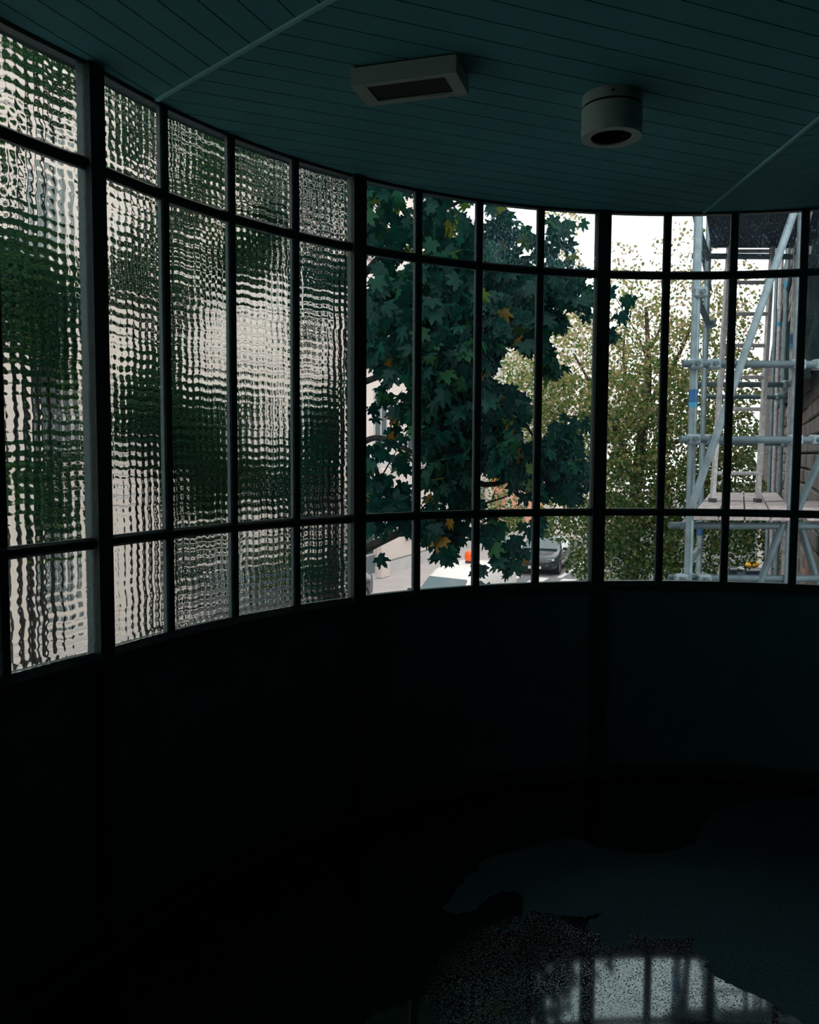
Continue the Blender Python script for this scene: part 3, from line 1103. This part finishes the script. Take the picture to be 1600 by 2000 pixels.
# ------------------------------------------------------------------ scaffold in front of it
sf = empty('scaffold', (2.3, 6.2, STREET), 0, label='grey tube scaffold tower with timber deck outside the window', category='scaffold')
SO = sf.location


def stube(name, pts, r, m='galvanised', n=12, parent=None):
    return MB().tube([Vector(p) - SO for p in pts], r, n).obj(name, m, sf if parent is None else parent, smooth=False)


def zr(v):
    return EYE + v


VA = Vector((1.84, 5.5, 0))
STEP = Vector((0.59, 1.5, 0))
VW = Vector((0.72, 0.0, 0))
left_row = [VA + STEP * k for k in range(0, 3)]
right_row = [VA + VW + STEP * k for k in range(0, 5)]
stdz0, stdz1 = STREET, EYE + 4.4


def standard(p, r, m, bands=()):
    o = stube('standard', [(p.x, p.y, stdz0), (p.x, p.y, stdz1)], r, m, 14)
    fp = MB().box((p.x - 0.075 - SO.x, p.y - 0.075 - SO.y, 0), (p.x + 0.075 - SO.x, p.y + 0.075 - SO.y, 0.012)).obj('base_plate', 'galvanised_dull', sf)
    for z, hh, bm_ in bands:
        MB().tube([(p.x - SO.x, p.y - SO.y, z - SO.z), (p.x - SO.x, p.y - SO.y, z + hh - SO.z)], r * 1.04, 14).obj('tape_band', bm_, o)
    return o


def zat(py, d):
    return at(800, py, d).z


standard(left_row[0], 0.028, 'galvanised', [(zat(783, 5.5), 0.083, 'blue_tape'), (zat(783, 5.5) - 0.03, 0.03, 'light_blue_tape')])
standard(left_row[1], 0.0245, 'galvanised', [(zat(1043, 7.0), 0.085, 'blue_tape')])
right_row[0] = right_row[0] + Vector((-0.06, 0, 0))
for k, p in enumerate(right_row):
    bands = []
    if k == 1:
        bands = [(zat(1150, 7.0), 0.10, 'blue_tape'), (zat(668, 7.0), 0.08, 'blue_tape'), (zat(678, 7.0), 0.04, 'light_blue_tape')]
    if k == 2:
        bands = [(zat(560, 8.5), 0.07, 'light_blue_tape')]
    if k == 3:
        bands = [(zat(634, 10.0), 0.05, 'light_blue_tape')]
    standard(p, 0.0245, 'galvanised' if k % 2 == 0 else 'aluminium', bands)


def coupler(p):
    p = Vector(p)
    o = MB().box((p.x - 0.042 - SO.x, p.y - 0.04 - SO.y, p.z - 0.034 - SO.z), (p.x + 0.042 - SO.x, p.y + 0.04 - SO.y, p.z + 0.034 - SO.z), 0.012).obj('coupler', 'galvanised', sf)
    MB().tube([(p.x - SO.x, p.y - 0.062 - SO.y, p.z - SO.z), (p.x - SO.x, p.y - 0.04 - SO.y, p.z - SO.z)], 0.016, 8).obj('coupler_bolt', 'galvanised_dull', o)


GR = [0.095, 0.578]
# front guard rails, running on to the right
for g in GR:
    a = VA + Vector((-0.09, -0.045, zr(g)))
    b = VA + VW + Vector((0.55, -0.045, zr(g)))
    stube('ledger', [a, b], 0.0242, 'galvanised_dull')
    coupler(VA + Vector((0, -0.03, zr(g))))
    coupler(VA + Vector((0.115, -0.03, zr(g))))
    coupler(VA + VW + Vector((-0.06, -0.03, zr(g))))
    coupler(VA + VW + Vector((0.075, -0.03, zr(g))))
# rear guard rails
for k in (1, 2):
    for g in GR if k == 1 else GR[1:]:
        p = left_row[k]
        stube('ledger', [p + Vector((-0.05, 0.04, zr(g))), p + VW + Vector((0.1, 0.04, zr(g)))], 0.023, 'galvanised_dull')
        coupler(p + VW + Vector((-0.02, 0.03, zr(g))))
# rails along the depth on the wall side
for g in (GR[0], GR[1], -0.47, 1.64):
    stube('ledger', [right_row[0] + Vector((0.045, 0, zr(g))), right_row[-1] + Vector((0.045, 0, zr(g)))], 0.022, 'galvanised_dull')
for g in (1.64, -0.47):
    stube('ledger', [left_row[0] + Vector((-0.045, 0, zr(g))), left_row[2] + Vector((-0.045, 0, zr(g)))], 0.022, 'galvanised_dull')
# transoms carrying the decks
for zz in (-0.47, 1.62, -0.82):
    for k in (0, 1):
        p = left_row[k]
        if zz == -0.82 and k == 1:
            continue
        stube('transom_tube', [p + Vector((-0.12, 0.03, zr(zz))), p + VW + Vector((0.15, 0.03, zr(zz)))], 0.0235, 'galvanised_dull')
coupler(VA + Vector((-0.05, -0.02, zr(-0.82))))
coupler(VA + Vector((0.10, -0.02, zr(-0.82))))
# long front diagonal and the others
yb = 5.42
stube('brace', [at(1556, 400, yb), at(1346, 1004, yb)], 0.0245, 'galvanised')
stube('brace', [at(1530, 1022, yb + 0.1), at(1470, 1175, yb + 0.1)], 0.0245, 'galvanised_dull')
stube('brace', [at(1618, 862, yb), at(1556, 1000, yb)], 0.0245, 'galvanised_dull')
stube('brace', [at(1560, 1014, yb + 0.3), at(1606, 1170, yb + 0.3)], 0.0235, 'galvanised_dull')
stube('brace', [at(1357, 568, 5.6), at(1383, 632, 6.9)], 0.022, 'galvanised_dull')
stube('brace', [at(1362, 440, 5.6), at(1384, 505, 6.9)], 0.022, 'galvanised_dull')
stube('brace', [at(1343, 1112, 5.75), at(1352, 1090, 5.85), at(1364, 1075, 6.0)], 0.023, 'galvanised')
for zz, ex_ in ((zat(570, 5.5), -0.05), (zat(626, 6.9), 0.0)):
    q = VA if ex_ else left_row[1]
    coupler(Vector((q.x + 0.02, q.y - 0.02, zz)))

# timber decks: boards along the street, with a steel edge strip
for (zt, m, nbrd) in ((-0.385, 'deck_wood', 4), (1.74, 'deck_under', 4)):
    wv = (VW.x - 0.04) / nbrd
    gp = 0.006 if zt < 0 else 0.0
    for j in range(nbrd):
        x0 = 0.02 + j * wv + gp
        x1 = 0.02 + (j + 1) * wv - gp
        for k in (0, 1) if zt < 0 else (0,):
            p0 = VA + STEP * (k + (0.015 if k else -0.02))
            p1 = VA + STEP * (k + (0.985 if zt < 0 else 1.04))
            poly = [(p0.x + x0 - SO.x, p0.y - SO.y), (p0.x + x1 - SO.x, p0.y - SO.y), (p1.x + x1 - SO.x, p1.y - SO.y), (p1.x + x0 - SO.x, p1.y - SO.y)]
            bo = MB().prism(poly, zr(zt) - 0.045 - SO.z, zr(zt) - SO.z).obj('deck_board', m, sf)
            if zt < 0 and k == 0:
                for e in (0.02, 0.93):
                    q0 = VA + STEP * (e - 0.02)
                    q1 = VA + STEP * (e + 0.02)
                    pl = [(q0.x + x0 + 0.004 - SO.x, q0.y - SO.y), (q0.x + x1 - 0.004 - SO.x, q0.y - SO.y), (q1.x + x1 - 0.004 - SO.x, q1.y - SO.y), (q1.x + x0 + 0.004 - SO.x, q1.y - SO.y)]
                    MB().prism(pl, zr(zt) - SO.z, zr(zt) + 0.003 - SO.z).obj('end_strap', 'galvanised_dull', bo)
# deck of the next bay towards the wall
for j in range(1):
    x0 = VW.x + 0.05 + j * 0.21
    p0, p1 = VA + STEP * -0.02, VA + STEP * 0.985
    poly = [(p0.x + x0 - SO.x, p0.y - SO.y), (p0.x + x0 + 0.2 - SO.x, p0.y - SO.y), (p1.x + x0 + 0.2 - SO.x, p1.y - SO.y), (p1.x + x0 - SO.x, p1.y - SO.y)]
    for zt in (-0.385, 1.74):
        if j < 2 and zt < 0 or zt > 0:
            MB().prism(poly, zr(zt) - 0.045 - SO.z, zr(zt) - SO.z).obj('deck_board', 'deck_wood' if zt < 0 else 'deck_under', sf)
# dark debris netting hung on the wall side
nv, nf = [], []
n0, n1 = right_row[0] + Vector((0.16, 0, 0)), right_row[-1] + Vector((0.16, 0, 0))
NX, NZ = 40, 14
for i in range(NX + 1):
    for k in range(NZ + 1):
        p = n0.lerp(n1, i / NX)
        z = zr(0.62) + (1.02) * k / NZ
        w_ = 0.03 * math.sin(i * 0.9 + k * 0.3) + 0.02 * math.sin(k * 1.3 + i * 0.35)
        nv.append((p.x + w_ - SO.x, p.y - SO.y, z - SO.z))
for i in range(NX):
    for k in range(NZ):
        a = i * (NZ + 1) + k
        nf.append((a, a + 1, a + NZ + 2, a + NZ + 1))
nn = len(nv)
nv += [(x + 0.006, y, z) for x, y, z in nv]
nf += [tuple(nn + q for q in reversed(f)) for f in nf]
link('debris_netting', mesh_of('debris_netting', nv, nf, 'netting', True), sf)

# ladder standing on the deck
ld = empty('ladder', (0, 0, 0), 0, label='pale aluminium ladder leaning on the scaffold deck', category='ladder')
lb, lt = at(1392, 974, 6.75), at(1422, 520, 7.0)
rb, rtop = at(1480, 978, 6.75), at(1507, 520, 7.0)
lb.z = rb.z = zr(-0.383)
ld.location = (lb + rb) / 2
for a, b in ((lb, lt), (rb, rtop)):
    d_ = (b - a)
    b2 = a + d_ * 1.25
    q = MB()
    s = Vector((0.014, 0, 0))
    t_ = Vector((0, 0.028, 0))
    a_, c_ = a - ld.location, b2 - ld.location
    q.add([a_ - s - t_, a_ + s - t_, a_ + s + t_, a_ - s + t_, c_ - s - t_, c_ + s - t_, c_ + s + t_, c_ - s + t_],
          [(3, 2, 1, 0), (4, 5, 6, 7), (0, 1, 5, 4), (1, 2, 6, 5), (2, 3, 7, 6), (3, 0, 4, 7)])
    q.obj('rail', 'aluminium', ld)
    MB().box((a_.x - 0.022, a_.y - 0.036, 0.0), (a_.x + 0.022, a_.y + 0.036, 0.03)).obj('rubber_foot', 'black_plastic', ld)
for k in range(9):
    s = 0.12 + k * 0.135
    a, b = lb.lerp(lt, s), rb.lerp(rtop, s)
    MB().tube([a - ld.location, b - ld.location], 0.0165, 8).obj('rung', 'aluminium', ld)

# ------------------------------------------------------------------ trees
# maple leaf outline in polar form (angle from the tip, radius), mirrored
MP = [(0, 1.0), (7, 0.80), (12, 0.82), (17, 0.62), (26, 0.50), (33, 0.62), (38, 0.84), (46, 0.95), (50, 0.74), (60, 0.72), (66, 0.50), (76, 0.44), (88, 0.60), (100, 0.70), (112, 0.48), (135, 0.42), (160, 0.26)]
pol = [(math.radians(a), r) for a, r in MP] + [(math.pi, 0.08)] + [(-math.radians(a), r) for a, r in MP[:0:-1]]


def maple_template(curl, fold):
    v = [(0.0, 0.0, 0.0)]
    for a, r in pol:
        x, y = math.sin(a) * r, math.cos(a) * r
        z = -curl * (x * x + y * y) + fold * abs(x) - 0.05 * max(0, y) ** 2
        v.append((x, y, z))
    n = len(pol)
    f = [(0, 1 + (i + 1) % n, 1 + i) for i in range(n)]
    return np.array(v), f


def oval_template(n=6):
    v = [(0, 0, 0), (0.34, 0.35, -0.05), (0.36, 0.65, -0.07), (0, 1.05, -0.12), (-0.36, 0.65, -0.07), (-0.34, 0.35, -0.05)]
    v = [(x, y, z + 0.12 * (abs(x) > 0)) for x, y, z in v]
    return np.array(v), [(0, 1, 2, 3), (0, 3, 4, 5)]


def leaf_frames(n, droop, spread, rg):
    """rotation matrices: tip direction mostly hanging, faces mostly turned sideways"""
    tip = np.stack([rg.normal(0, spread, n), rg.normal(0, spread, n), -droop + rg.normal(0, spread * 0.7, n)], 1)
    tip /= np.linalg.norm(tip, axis=1, keepdims=True)
    nrm = rg.normal(0, 1, (n, 3))
    nrm[:, 2] = np.abs(nrm[:, 2]) * 0.8 + 0.35
    nrm -= tip * np.sum(nrm * tip, 1, keepdims=True)
    nrm /= np.linalg.norm(nrm, axis=1, keepdims=True)
    side = np.cross(tip, nrm)
    return np.stack([side, tip, nrm], 2)          # columns


def leaf_mesh(name, templ, pos, rot, size, rnd, m):
    tv, tf = templ
    n, k = len(pos), len(tv)
    V = np.einsum('nij,kj->nki', rot, tv) * size[:, None, None] + pos[:, None, :]
    me = bpy.data.meshes.new(name)
    loops = np.concatenate([np.array(f) for f in tf])
    lens = np.array([len(f) for f in tf])
    me.vertices.add(n * k)
    me.vertices.foreach_set('co', V.reshape(-1).astype(np.float32))
    L_ = (loops[None, :] + (np.arange(n) * k)[:, None]).reshape(-1)
    me.loops.add(len(L_))
    me.loops.foreach_set('vertex_index', L_.astype(np.int32))
    nfc = len(tf)
    me.polygons.add(n * nfc)
    allens = np.tile(lens, n)
    starts = np.concatenate([[0], np.cumsum(allens)[:-1]])
    me.polygons.foreach_set('loop_start', starts.astype(np.int32))
    at_ = me.attributes.new('leaf_random', 'FLOAT', 'FACE')
    at_.data.foreach_set('value', np.repeat(rnd, nfc).astype(np.float32))
    me.materials.append(MATS[m])
    me.update(calc_edges=True)
    me.validate()
    return me


def blob_points(blobs, rg):
    """blobs: (px, py, radius px, depth, depth spread, count) -> points in space"""
    out = []
    for (px, py, rad, d, sd, n) in blobs:
        a = rg.uniform(0, 2 * math.pi, n)
        q = np.sqrt(rg.uniform(0, 1, n)) * rad
        rx, ry = (rad, rad) if not isinstance(rad, tuple) else rad
        dd = d + rg.uniform(-sd, sd, n)
        for i in range(n):
            p = at(px + q[i] * math.cos(a[i]), py + q[i] * math.sin(a[i]), dd[i])
            out.append(p[:])
    return np.array(out)


def branch(parent, pts, r0, r1, m, name='branch'):
    n = len(pts)
    rad = [r0 + (r1 - r0) * i / (n - 1) for i in range(n)]
    # smooth the polyline
    P = [Vector(p) for p in pts]
    for _ in range(2):
        Q, RR = [P[0]], [rad[0]]
        for i in range(len(P) - 1):
            Q += [P[i].lerp(P[i + 1], 0.25), P[i].lerp(P[i + 1], 0.75)]
            RR += [rad[i] * 0.75 + rad[i + 1] * 0.25, rad[i] * 0.25 + rad[i + 1] * 0.75]
        Q.append(P[-1])
        RR.append(rad[-1])
        P, rad = Q, RR
    o = parent.location
    return MB().tube([p - o for p in P], rad, 8).obj(name, m, parent, smooth=True)


# --- the dark maple close to the glass
b0 = at(655, 884, 8.4)
maple = empty('maple_tree', (b0.x, b0.y, STREET), 0, label='dark green maple close to the clear glass, its branches filling four bays', category='tree')
tk = Vector((b0.x, b0.y, 0))
branch(maple, [(tk.x, tk.y, STREET), (tk.x + 0.05, tk.y, STREET + 1.5), at(650, 1090, 8.3), at(662, 860, 8.3), at(690, 560, 8.2), at(720, 330, 8.0), at(740, 150, 8.0)], 0.2, 0.05, 'bark_dark', 'trunk')
for pts, r0 in (([at(655, 1110, 8.2), at(705, 1076, 7.8), at(770, 1045, 7.5), at(830, 1018, 7.2), at(900, 1025, 7.0)], 0.055),
                ([at(770, 1045, 7.5), at(815, 1043, 7.3), at(870, 1048, 7.2), at(960, 1060, 7.0)], 0.02),
                ([at(660, 900, 8.2), at(712, 860, 7.8), at(745, 852, 7.5), at(800, 882, 7.2), at(850, 896, 7.0), at(930, 900, 7.0)], 0.035),
                ([at(850, 896, 7.0), at(940, 955, 7.0), at(1010, 930, 7.1), at(1075, 895, 7.2), at(1110, 885, 7.3)], 0.03),
                ([at(940, 985, 7.0), at(985, 972, 7.0), at(1005, 962, 7.0)], 0.01), ([at(962, 975, 7.0), at(968, 955, 7.0)], 0.008),
                ([at(690, 560, 8.2), at(760, 480, 7.7), at(840, 420, 7.4), at(930, 380, 7.2)], 0.035),
                ([at(680, 640, 8.2), at(770, 590, 7.7), at(880, 570, 7.4), at(1000, 545, 7.2), at(1120, 570, 7.2)], 0.04),
                ([at(675, 760, 8.2), at(780, 720, 7.7), at(900, 730, 7.3), at(1000, 780, 7.2), at(1040, 850, 7.2)], 0.035),
                ([at(712, 470, 7.9), at(735, 420, 7.8), at(765, 345, 7.7)], 0.02),
                ([at(712, 1008, 7.6), at(740, 940, 7.5), at(775, 880, 7.4)], 0.014)):
    branch(maple, pts, r0, r0 * 0.3, 'bark_dark')
mblobs = [
    # upper left, airy and lighter
    (745, 390, 45, 7.6, 0.7, 34), (790, 400, 40, 7.6, 0.7, 26), (750, 460, 50, 7.5, 0.7, 40), (870, 395, 45, 7.4, 0.6, 34), (880, 460, 55, 7.3, 0.6, 52), (830, 440, 40, 7.4, 0.6, 30),
    (735, 545, 30, 7.4, 0.7, 14), (780, 520, 40, 7.4, 0.7, 24), (970, 420, 30, 7.2, 0.6, 20), (985, 470, 50, 7.2, 0.6, 44), (1050, 470, 35, 7.2, 0.6, 16), (1080, 500, 40, 7.2, 0.5, 26), (1090, 440, 22, 7.2, 0.4, 9), (1120, 445, 28, 7.2, 0.4, 7),
    # main mass
    (760, 590, 50, 7.2, 0.8, 80), (850, 560, 70, 7.2, 0.8, 130), (950, 560, 65, 7.2, 0.8, 120), (1020, 570, 50, 7.1, 0.7, 70), (1090, 560, 40, 7.1, 0.6, 40), (1130, 560, 35, 7.2, 0.5, 26), (1080, 610, 30, 7.1, 0.5, 24), (1140, 600, 22, 7.1, 0.5, 14),
    (760, 650, 55, 7.0, 0.8, 90), (850, 650, 70, 6.9, 0.8, 140), (950, 630, 60, 6.9, 0.8, 110), (1030, 640, 40, 6.9, 0.6, 56),
    (770, 700, 45, 6.7, 0.7, 44), (860, 710, 60, 6.6, 0.7, 100), (930, 700, 40, 6.8, 0.7, 60), (1060, 690, 25, 6.9, 0.4, 14),
    (850, 790, 60, 6.9, 0.8, 130), (925, 790, 60, 6.9, 0.8, 130), (985, 800, 45, 6.9, 0.7, 70), (880, 860, 60, 6.9, 0.8, 120), (960, 860, 55, 6.9, 0.8, 100), (1000, 900, 40, 6.9, 0.6, 50),
    (740, 765, 22, 7.0, 0.6, 7), (785, 795, 24, 7.0, 0.6, 14), (730, 800, 20, 7.2, 0.5, 4), (775, 850, 22, 7.1, 0.5, 8),
    # lower fringes
    (725, 890, 26, 6.8, 0.6, 15), (785, 905, 20, 6.9, 0.5, 9), (735, 965, 38, 6.8, 0.6, 44), (785, 970, 26, 6.8, 0.6, 18), (770, 1000, 28, 6.9, 0.5, 14),
    (870, 920, 42, 6.8, 0.7, 56), (895, 955, 34, 6.8, 0.6, 34), (850, 990, 25, 6.9, 0.5, 14), (915, 985, 25, 6.9, 0.5, 18),
    (1040, 940, 40, 7.0, 0.6, 40), (1100, 900, 45, 7.1, 0.6, 54), (1120, 940, 40, 7.0, 0.6, 46), (1090, 860, 35, 7.1, 0.6, 26), (1040, 890, 30, 7.1, 0.6, 22), (1120, 830, 30, 7.2, 0.5, 12),
    (745, 1024, 26, 7.0, 0.5, 18), (795, 1028, 18, 7.0, 0.5, 9), (850, 1034, 32, 6.9, 0.5, 30), (876, 1038, 34, 6.9, 0.5, 40), (950, 1032, 30, 6.9, 0.5, 28), (870, 1070, 28, 6.8, 0.4, 20), (878, 1062, 18, 6.8, 0.4, 12),
    (980, 1080, 28, 6.8, 0.4, 14), (1010, 1075, 28, 6.8, 0.4, 14), (1000, 1105, 18, 6.8, 0.4, 8), (1040, 1020, 25, 6.9, 0.4, 8), (742, 1085, 10, 6.9, 0.2, 2), (943, 1110, 8, 6.9, 0.2, 2),
    (1215, 600, 26, 7.3, 0.4, 9), (1205, 640, 20, 7.3, 0.4, 6), (1205, 565, 14, 7.3, 0.4, 3), (1090, 720, 18, 7.0, 0.3, 4), (1060, 730, 14, 7.0, 0.3, 4),
]
mp = blob_points([(*q[:5], int(q[5] * (2.2 if q[5] > 45 else (1.5 if q[5] > 28 else 1.0)))) for q in mblobs], rng)
# the crown goes on above the ceiling line and behind the patterned glass
up_blobs = [(700, 250, 130, 8.0, 1.0, 160), (860, 240, 130, 7.6, 1.0, 160), (620, 380, 90, 8.4, 0.8, 150), (630, 530, 60, 8.4, 0.8, 160), (620, 860, 60, 8.4, 0.7, 150), (610, 930, 60, 8.4, 0.7, 150), (640, 780, 45, 8.4, 0.7, 60), (600, 650, 40, 8.6, 0.5, 30), (570, 1000, 50, 8.6, 0.5, 70), (630, 1120, 50, 8.4, 0.5, 90), (560, 1090, 40, 8.6, 0.5, 30)]
mp2 = blob_points(up_blobs, rng)
msize = rng.uniform(0.075, 0.125, len(mp))
mrot = leaf_frames(len(mp), 0.75, 0.55, rng)
mrnd = np.clip(rng.beta(1.3, 2.2, len(mp)), 0, 1)
# a few yellowing leaves, mostly high on the left
px_est = mp[:, 0] / mp[:, 1]
high = mp[:, 2] > EYE + 1.5
mrnd[(rng.uniform(0, 1, len(mp)) < 0.06) & high] = 0.96
mrnd[(rng.uniform(0, 1, len(mp)) < 0.015)] = 0.985
near = np.argsort(mp[:, 1])[:300]
mask = np.zeros(len(mp), bool)
mask[near] = True
single = []
for q in range(4):
    tv, tf = maple_template([0.06, 0.12, 0.02, 0.16][q], [0.05, 0.12, 0.18, 0.02][q])
    me = mesh_of('leaf', [tuple(v) for v in tv], tf, 'maple_leaf_single')
    single.append(me)
for n_, i in enumerate(np.nonzero(mask)[0]):
    o = link('leaf', single[n_ % 4], maple)
    Rm = Matrix(mrot[i].tolist())
    o.matrix_local = Matrix.Translation(Vector(mp[i]) - maple.location) @ Rm.to_4x4() @ Matrix.Scale(float(msize[i]), 4)
restp = np.concatenate([mp[~mask], mp2])
nr_ = len(restp)
rr = np.concatenate([mrot[~mask], leaf_frames(len(mp2), 0.75, 0.55, rng)])
rs = np.concatenate([msize[~mask], rng.uniform(0.08, 0.13, len(mp2))])
rn = np.concatenate([mrnd[~mask], rng.beta(1.3, 2.0, len(mp2))])
o = link('foliage', leaf_mesh('foliage', maple_template(0.1, 0.1), restp - np.array(maple.location), rr, rs, rn, 'maple_leaf'), maple)
o['kind'] = 'stuff'

# --- yellowing street tree beyond, in front of the scaffold end
b1 = at(1240, 884, 14.0)
tree2 = empty('street_tree', (b1.x, b1.y, STREET), 0, label='yellowing small-leaved tree standing between the maple and the scaffold', category='tree')
branch(tree2, [(b1.x, b1.y, STREET), at(1234, 1120, 14.0), at(1240, 960, 14.0), at(1262, 800, 14.0), at(1268, 720, 14.0), at(1262, 600, 14.2)], 0.15, 0.03, 'bark_brown', 'trunk')
for pts, r0 in (([at(1240, 960, 14), at(1210, 850, 13.8), at(1160, 760, 13.6), at(1120, 690, 13.5)], 0.05), ([at(1262, 800, 14), at(1310, 730, 13.6), at(1350, 640, 13.4), at(1380, 560, 13.4)], 0.05),
                ([at(1262, 810, 14), at(1225, 760, 14.3), at(1215, 680, 14.5), at(1235, 560, 14.6)], 0.04), ([at(1240, 1000, 14), at(1180, 960, 13.6), at(1110, 1000, 13.3), at(1080, 1040, 13.2)], 0.035),
                ([at(1250, 900, 14), at(1330, 860, 13.6), at(1400, 820, 13.4), at(1450, 760, 13.5)], 0.045), ([at(1238, 1040, 14), at(1300, 1010, 13.7), at(1400, 1040, 13.5)], 0.035),
                ([at(1225, 900, 14), at(1195, 800, 14), at(1100, 820, 13.8), at(1030, 780, 13.8)], 0.03), ([at(1262, 700, 14), at(1300, 620, 14.2), at(1290, 530, 14.4)], 0.025),
                ([at(1262, 700, 14), at(1250, 660, 14.2), at(1190, 560, 14.4)], 0.02), ([at(1235, 830, 14.2), at(1252, 790, 14.2), at(1266, 770, 14.1)], 0.02)):
    branch(tree2, pts, r0, r0 * 0.25, 'bark_brown')
t2 = [(1100, 700, 60, 14, 1.2, 170), (1060, 760, 60, 14, 1.2, 240), (1020, 720, 40, 14.5, 1.0, 120), (1110, 800, 70, 14, 1.2, 420), (1040, 850, 60, 14, 1.2, 300), (1120, 900, 60, 14, 1.2, 300), (1130, 640, 40, 14, 1.0, 80),
      (1210, 520, 50, 14.4, 1.2, 36), (1230, 580, 60, 14.4, 1.2, 100), (1270, 650, 70, 14.2, 1.3, 190), (1210, 700, 60, 14.2, 1.3, 200), (1200, 790, 70, 14, 1.3, 420), (1280, 770, 70, 14, 1.3, 360), (1240, 860, 75, 14, 1.3, 560),
      (1240, 950, 75, 13.8, 1.3, 640), (1200, 1020, 60, 13.8, 1.3, 420), (1260, 1040, 70, 13.8, 1.3, 480), (1210, 1090, 50, 13.8, 1.2, 260), (1280, 1110, 50, 13.8, 1.2, 240),
      (1340, 500, 70, 14, 1.3, 60), (1340, 590, 70, 14, 1.3, 150), (1340, 690, 70, 13.8, 1.3, 280), (1340, 790, 70, 13.8, 1.3, 400), (1340, 880, 70, 13.6, 1.3, 480), (1340, 980, 70, 13.6, 1.3, 500), (1350, 1080, 60, 13.6, 1.3, 340),
      (1440, 560, 60, 13.6, 1.3, 70), (1430, 640, 60, 13.6, 1.3, 150), (1440, 740, 60, 13.6, 1.3, 240), (1430, 850, 60, 13.6, 1.3, 380), (1430, 940, 60, 13.6, 1.3, 400), (1430, 1040, 45, 13.6, 1.3, 230), (1490, 980, 40, 13.6, 1.0, 90), (1480, 1040, 34, 13.6, 1.0, 80), (1500, 1000, 30, 13.6, 0.8, 60), (1450, 1085, 30, 13.6, 0.8, 40), (1510, 1090, 24, 12.6, 0.5, 26),
      (1090, 1015, 45, 13.4, 0.9, 110), (1130, 1000, 40, 13.4, 0.9, 110), (1140, 1060, 28, 13.4, 0.8, 60), (1130, 1100, 26, 13.4, 0.7, 60), (1060, 1020, 26, 13.4, 0.7, 44), (1150, 1130, 20, 13.4, 0.6, 30), (985, 1000, 40, 14, 1, 90), (960, 960, 30, 14.4, 1, 30), (1000, 1020, 25, 14, 1, 50),
      (1100, 430, 40, 14.5, 1.0, 40), (1110, 510, 30, 14.5, 1.0, 30), (960, 760, 30, 14.6, 0.8, 40)]
tp = blob_points([(*q[:5], q[5] * 5) for q in t2], rng)
ts = rng.uniform(0.035, 0.075, len(tp))
trn = np.clip(rng.beta(1.6, 1.8, len(tp)) + 0.26 * np.clip((tp[:, 2] - EYE) / 2.5, -1.0, 1.0), 0, 1)  # random tone, paler with height: glare of the sky put into leaf colour
o = link('foliage', leaf_mesh('foliage', oval_template(), tp - np.array(tree2.location), leaf_frames(len(tp), 0.6, 0.8, rng), ts, trn, 'street_tree_leaf'), tree2)
o['kind'] = 'stuff'

# --- trees seen only as colour through the patterned glass
def loose_tree(name, px, d, blobs, m, label, trunk_r=0.16):
    b = at(px, 884, d)
    t = empty(name, (b.x, b.y, STREET), 0, label=label, category='tree')
    top = max(blobs, key=lambda q: -q[1])
    branch(t, [(b.x, b.y, STREET), at(px + 6, 1000, d), at(px - 5, 700, d), at(px + 8, top[1], d)], trunk_r, 0.03, 'bark_dark', 'trunk')
    for q in blobs:
        branch(t, [at(px, min(1050, q[1] + 160), d), at((px + q[0]) / 2, q[1] + 60, (d + q[3]) / 2), at(q[0], q[1], q[3])], 0.03, 0.008, 'bark_dark')
    p = blob_points(blobs, rng)
    s = rng.uniform(0.09, 0.14, len(p))
    o = link('foliage', leaf_mesh('foliage', maple_template(0.1, 0.1), p - np.array(t.location), leaf_frames(len(p), 0.7, 0.6, rng), s, rng.beta(1.6, 1.8, len(p)), m), t)
    o['kind'] = 'stuff'
    return t


loose_tree('linden_tree', 300, 9.0,
           [(255, 530, 75, 8.6, 0.8, 230), (300, 780, 85, 8.4, 0.8, 330), (250, 830, 60, 8.4, 0.8, 180), (390, 900, 75, 8.8, 0.8, 330), (400, 820, 60, 8.6, 0.8, 200), (360, 560, 45, 8.6, 0.8, 90),
            (480, 500, 70, 9, 0.8, 220), (520, 460, 50, 9, 0.8, 120), (370, 430, 60, 9, 0.8, 110), (260, 300, 60, 9, 0.8, 120), (390, 320, 60, 9, 0.8, 120), (250, 220, 50, 9, 0.8, 90), (400, 1000, 50, 9, 0.6, 120), (390, 1110, 40, 9, 0.5, 70), (500, 930, 60, 9, 0.7, 170),
            (500, 340, 60, 9, 0.8, 110), (340, 660, 35, 8.6, 0.6, 50), (490, 780, 35, 9, 0.6, 40), (510, 1110, 40, 9, 0.5, 40), (300, 120, 120, 9, 1, 160), (450, 200, 120, 9, 1, 160)],
           'green_tree_leaf', 'leafy green tree blurred behind the patterned bays just right of the leftmost thick post')
loose_tree('plane_tree', 60, 7.6,
           [(60, 540, 85, 7.2, 0.6, 330), (110, 600, 70, 7.2, 0.6, 200), (60, 680, 60, 7.2, 0.6, 110), (120, 160, 60, 7.4, 0.6, 130), (60, 100, 50, 7.4, 0.6, 90), (20, 470, 60, 7.2, 0.6, 100), (120, 720, 50, 7.2, 0.6, 70), (60, 920, 60, 7.4, 0.5, 110), (110, 1000, 60, 7.4, 0.5, 110), (150, 880, 40, 7.4, 0.5, 50),
            (-60, 600, 90, 7.4, 0.6, 200), (-80, 300, 90, 7.4, 0.6, 160), (40, 20, 90, 7.6, 0.6, 130)],
           'green_tree_leaf', 'green tree blurred behind the leftmost patterned panes')
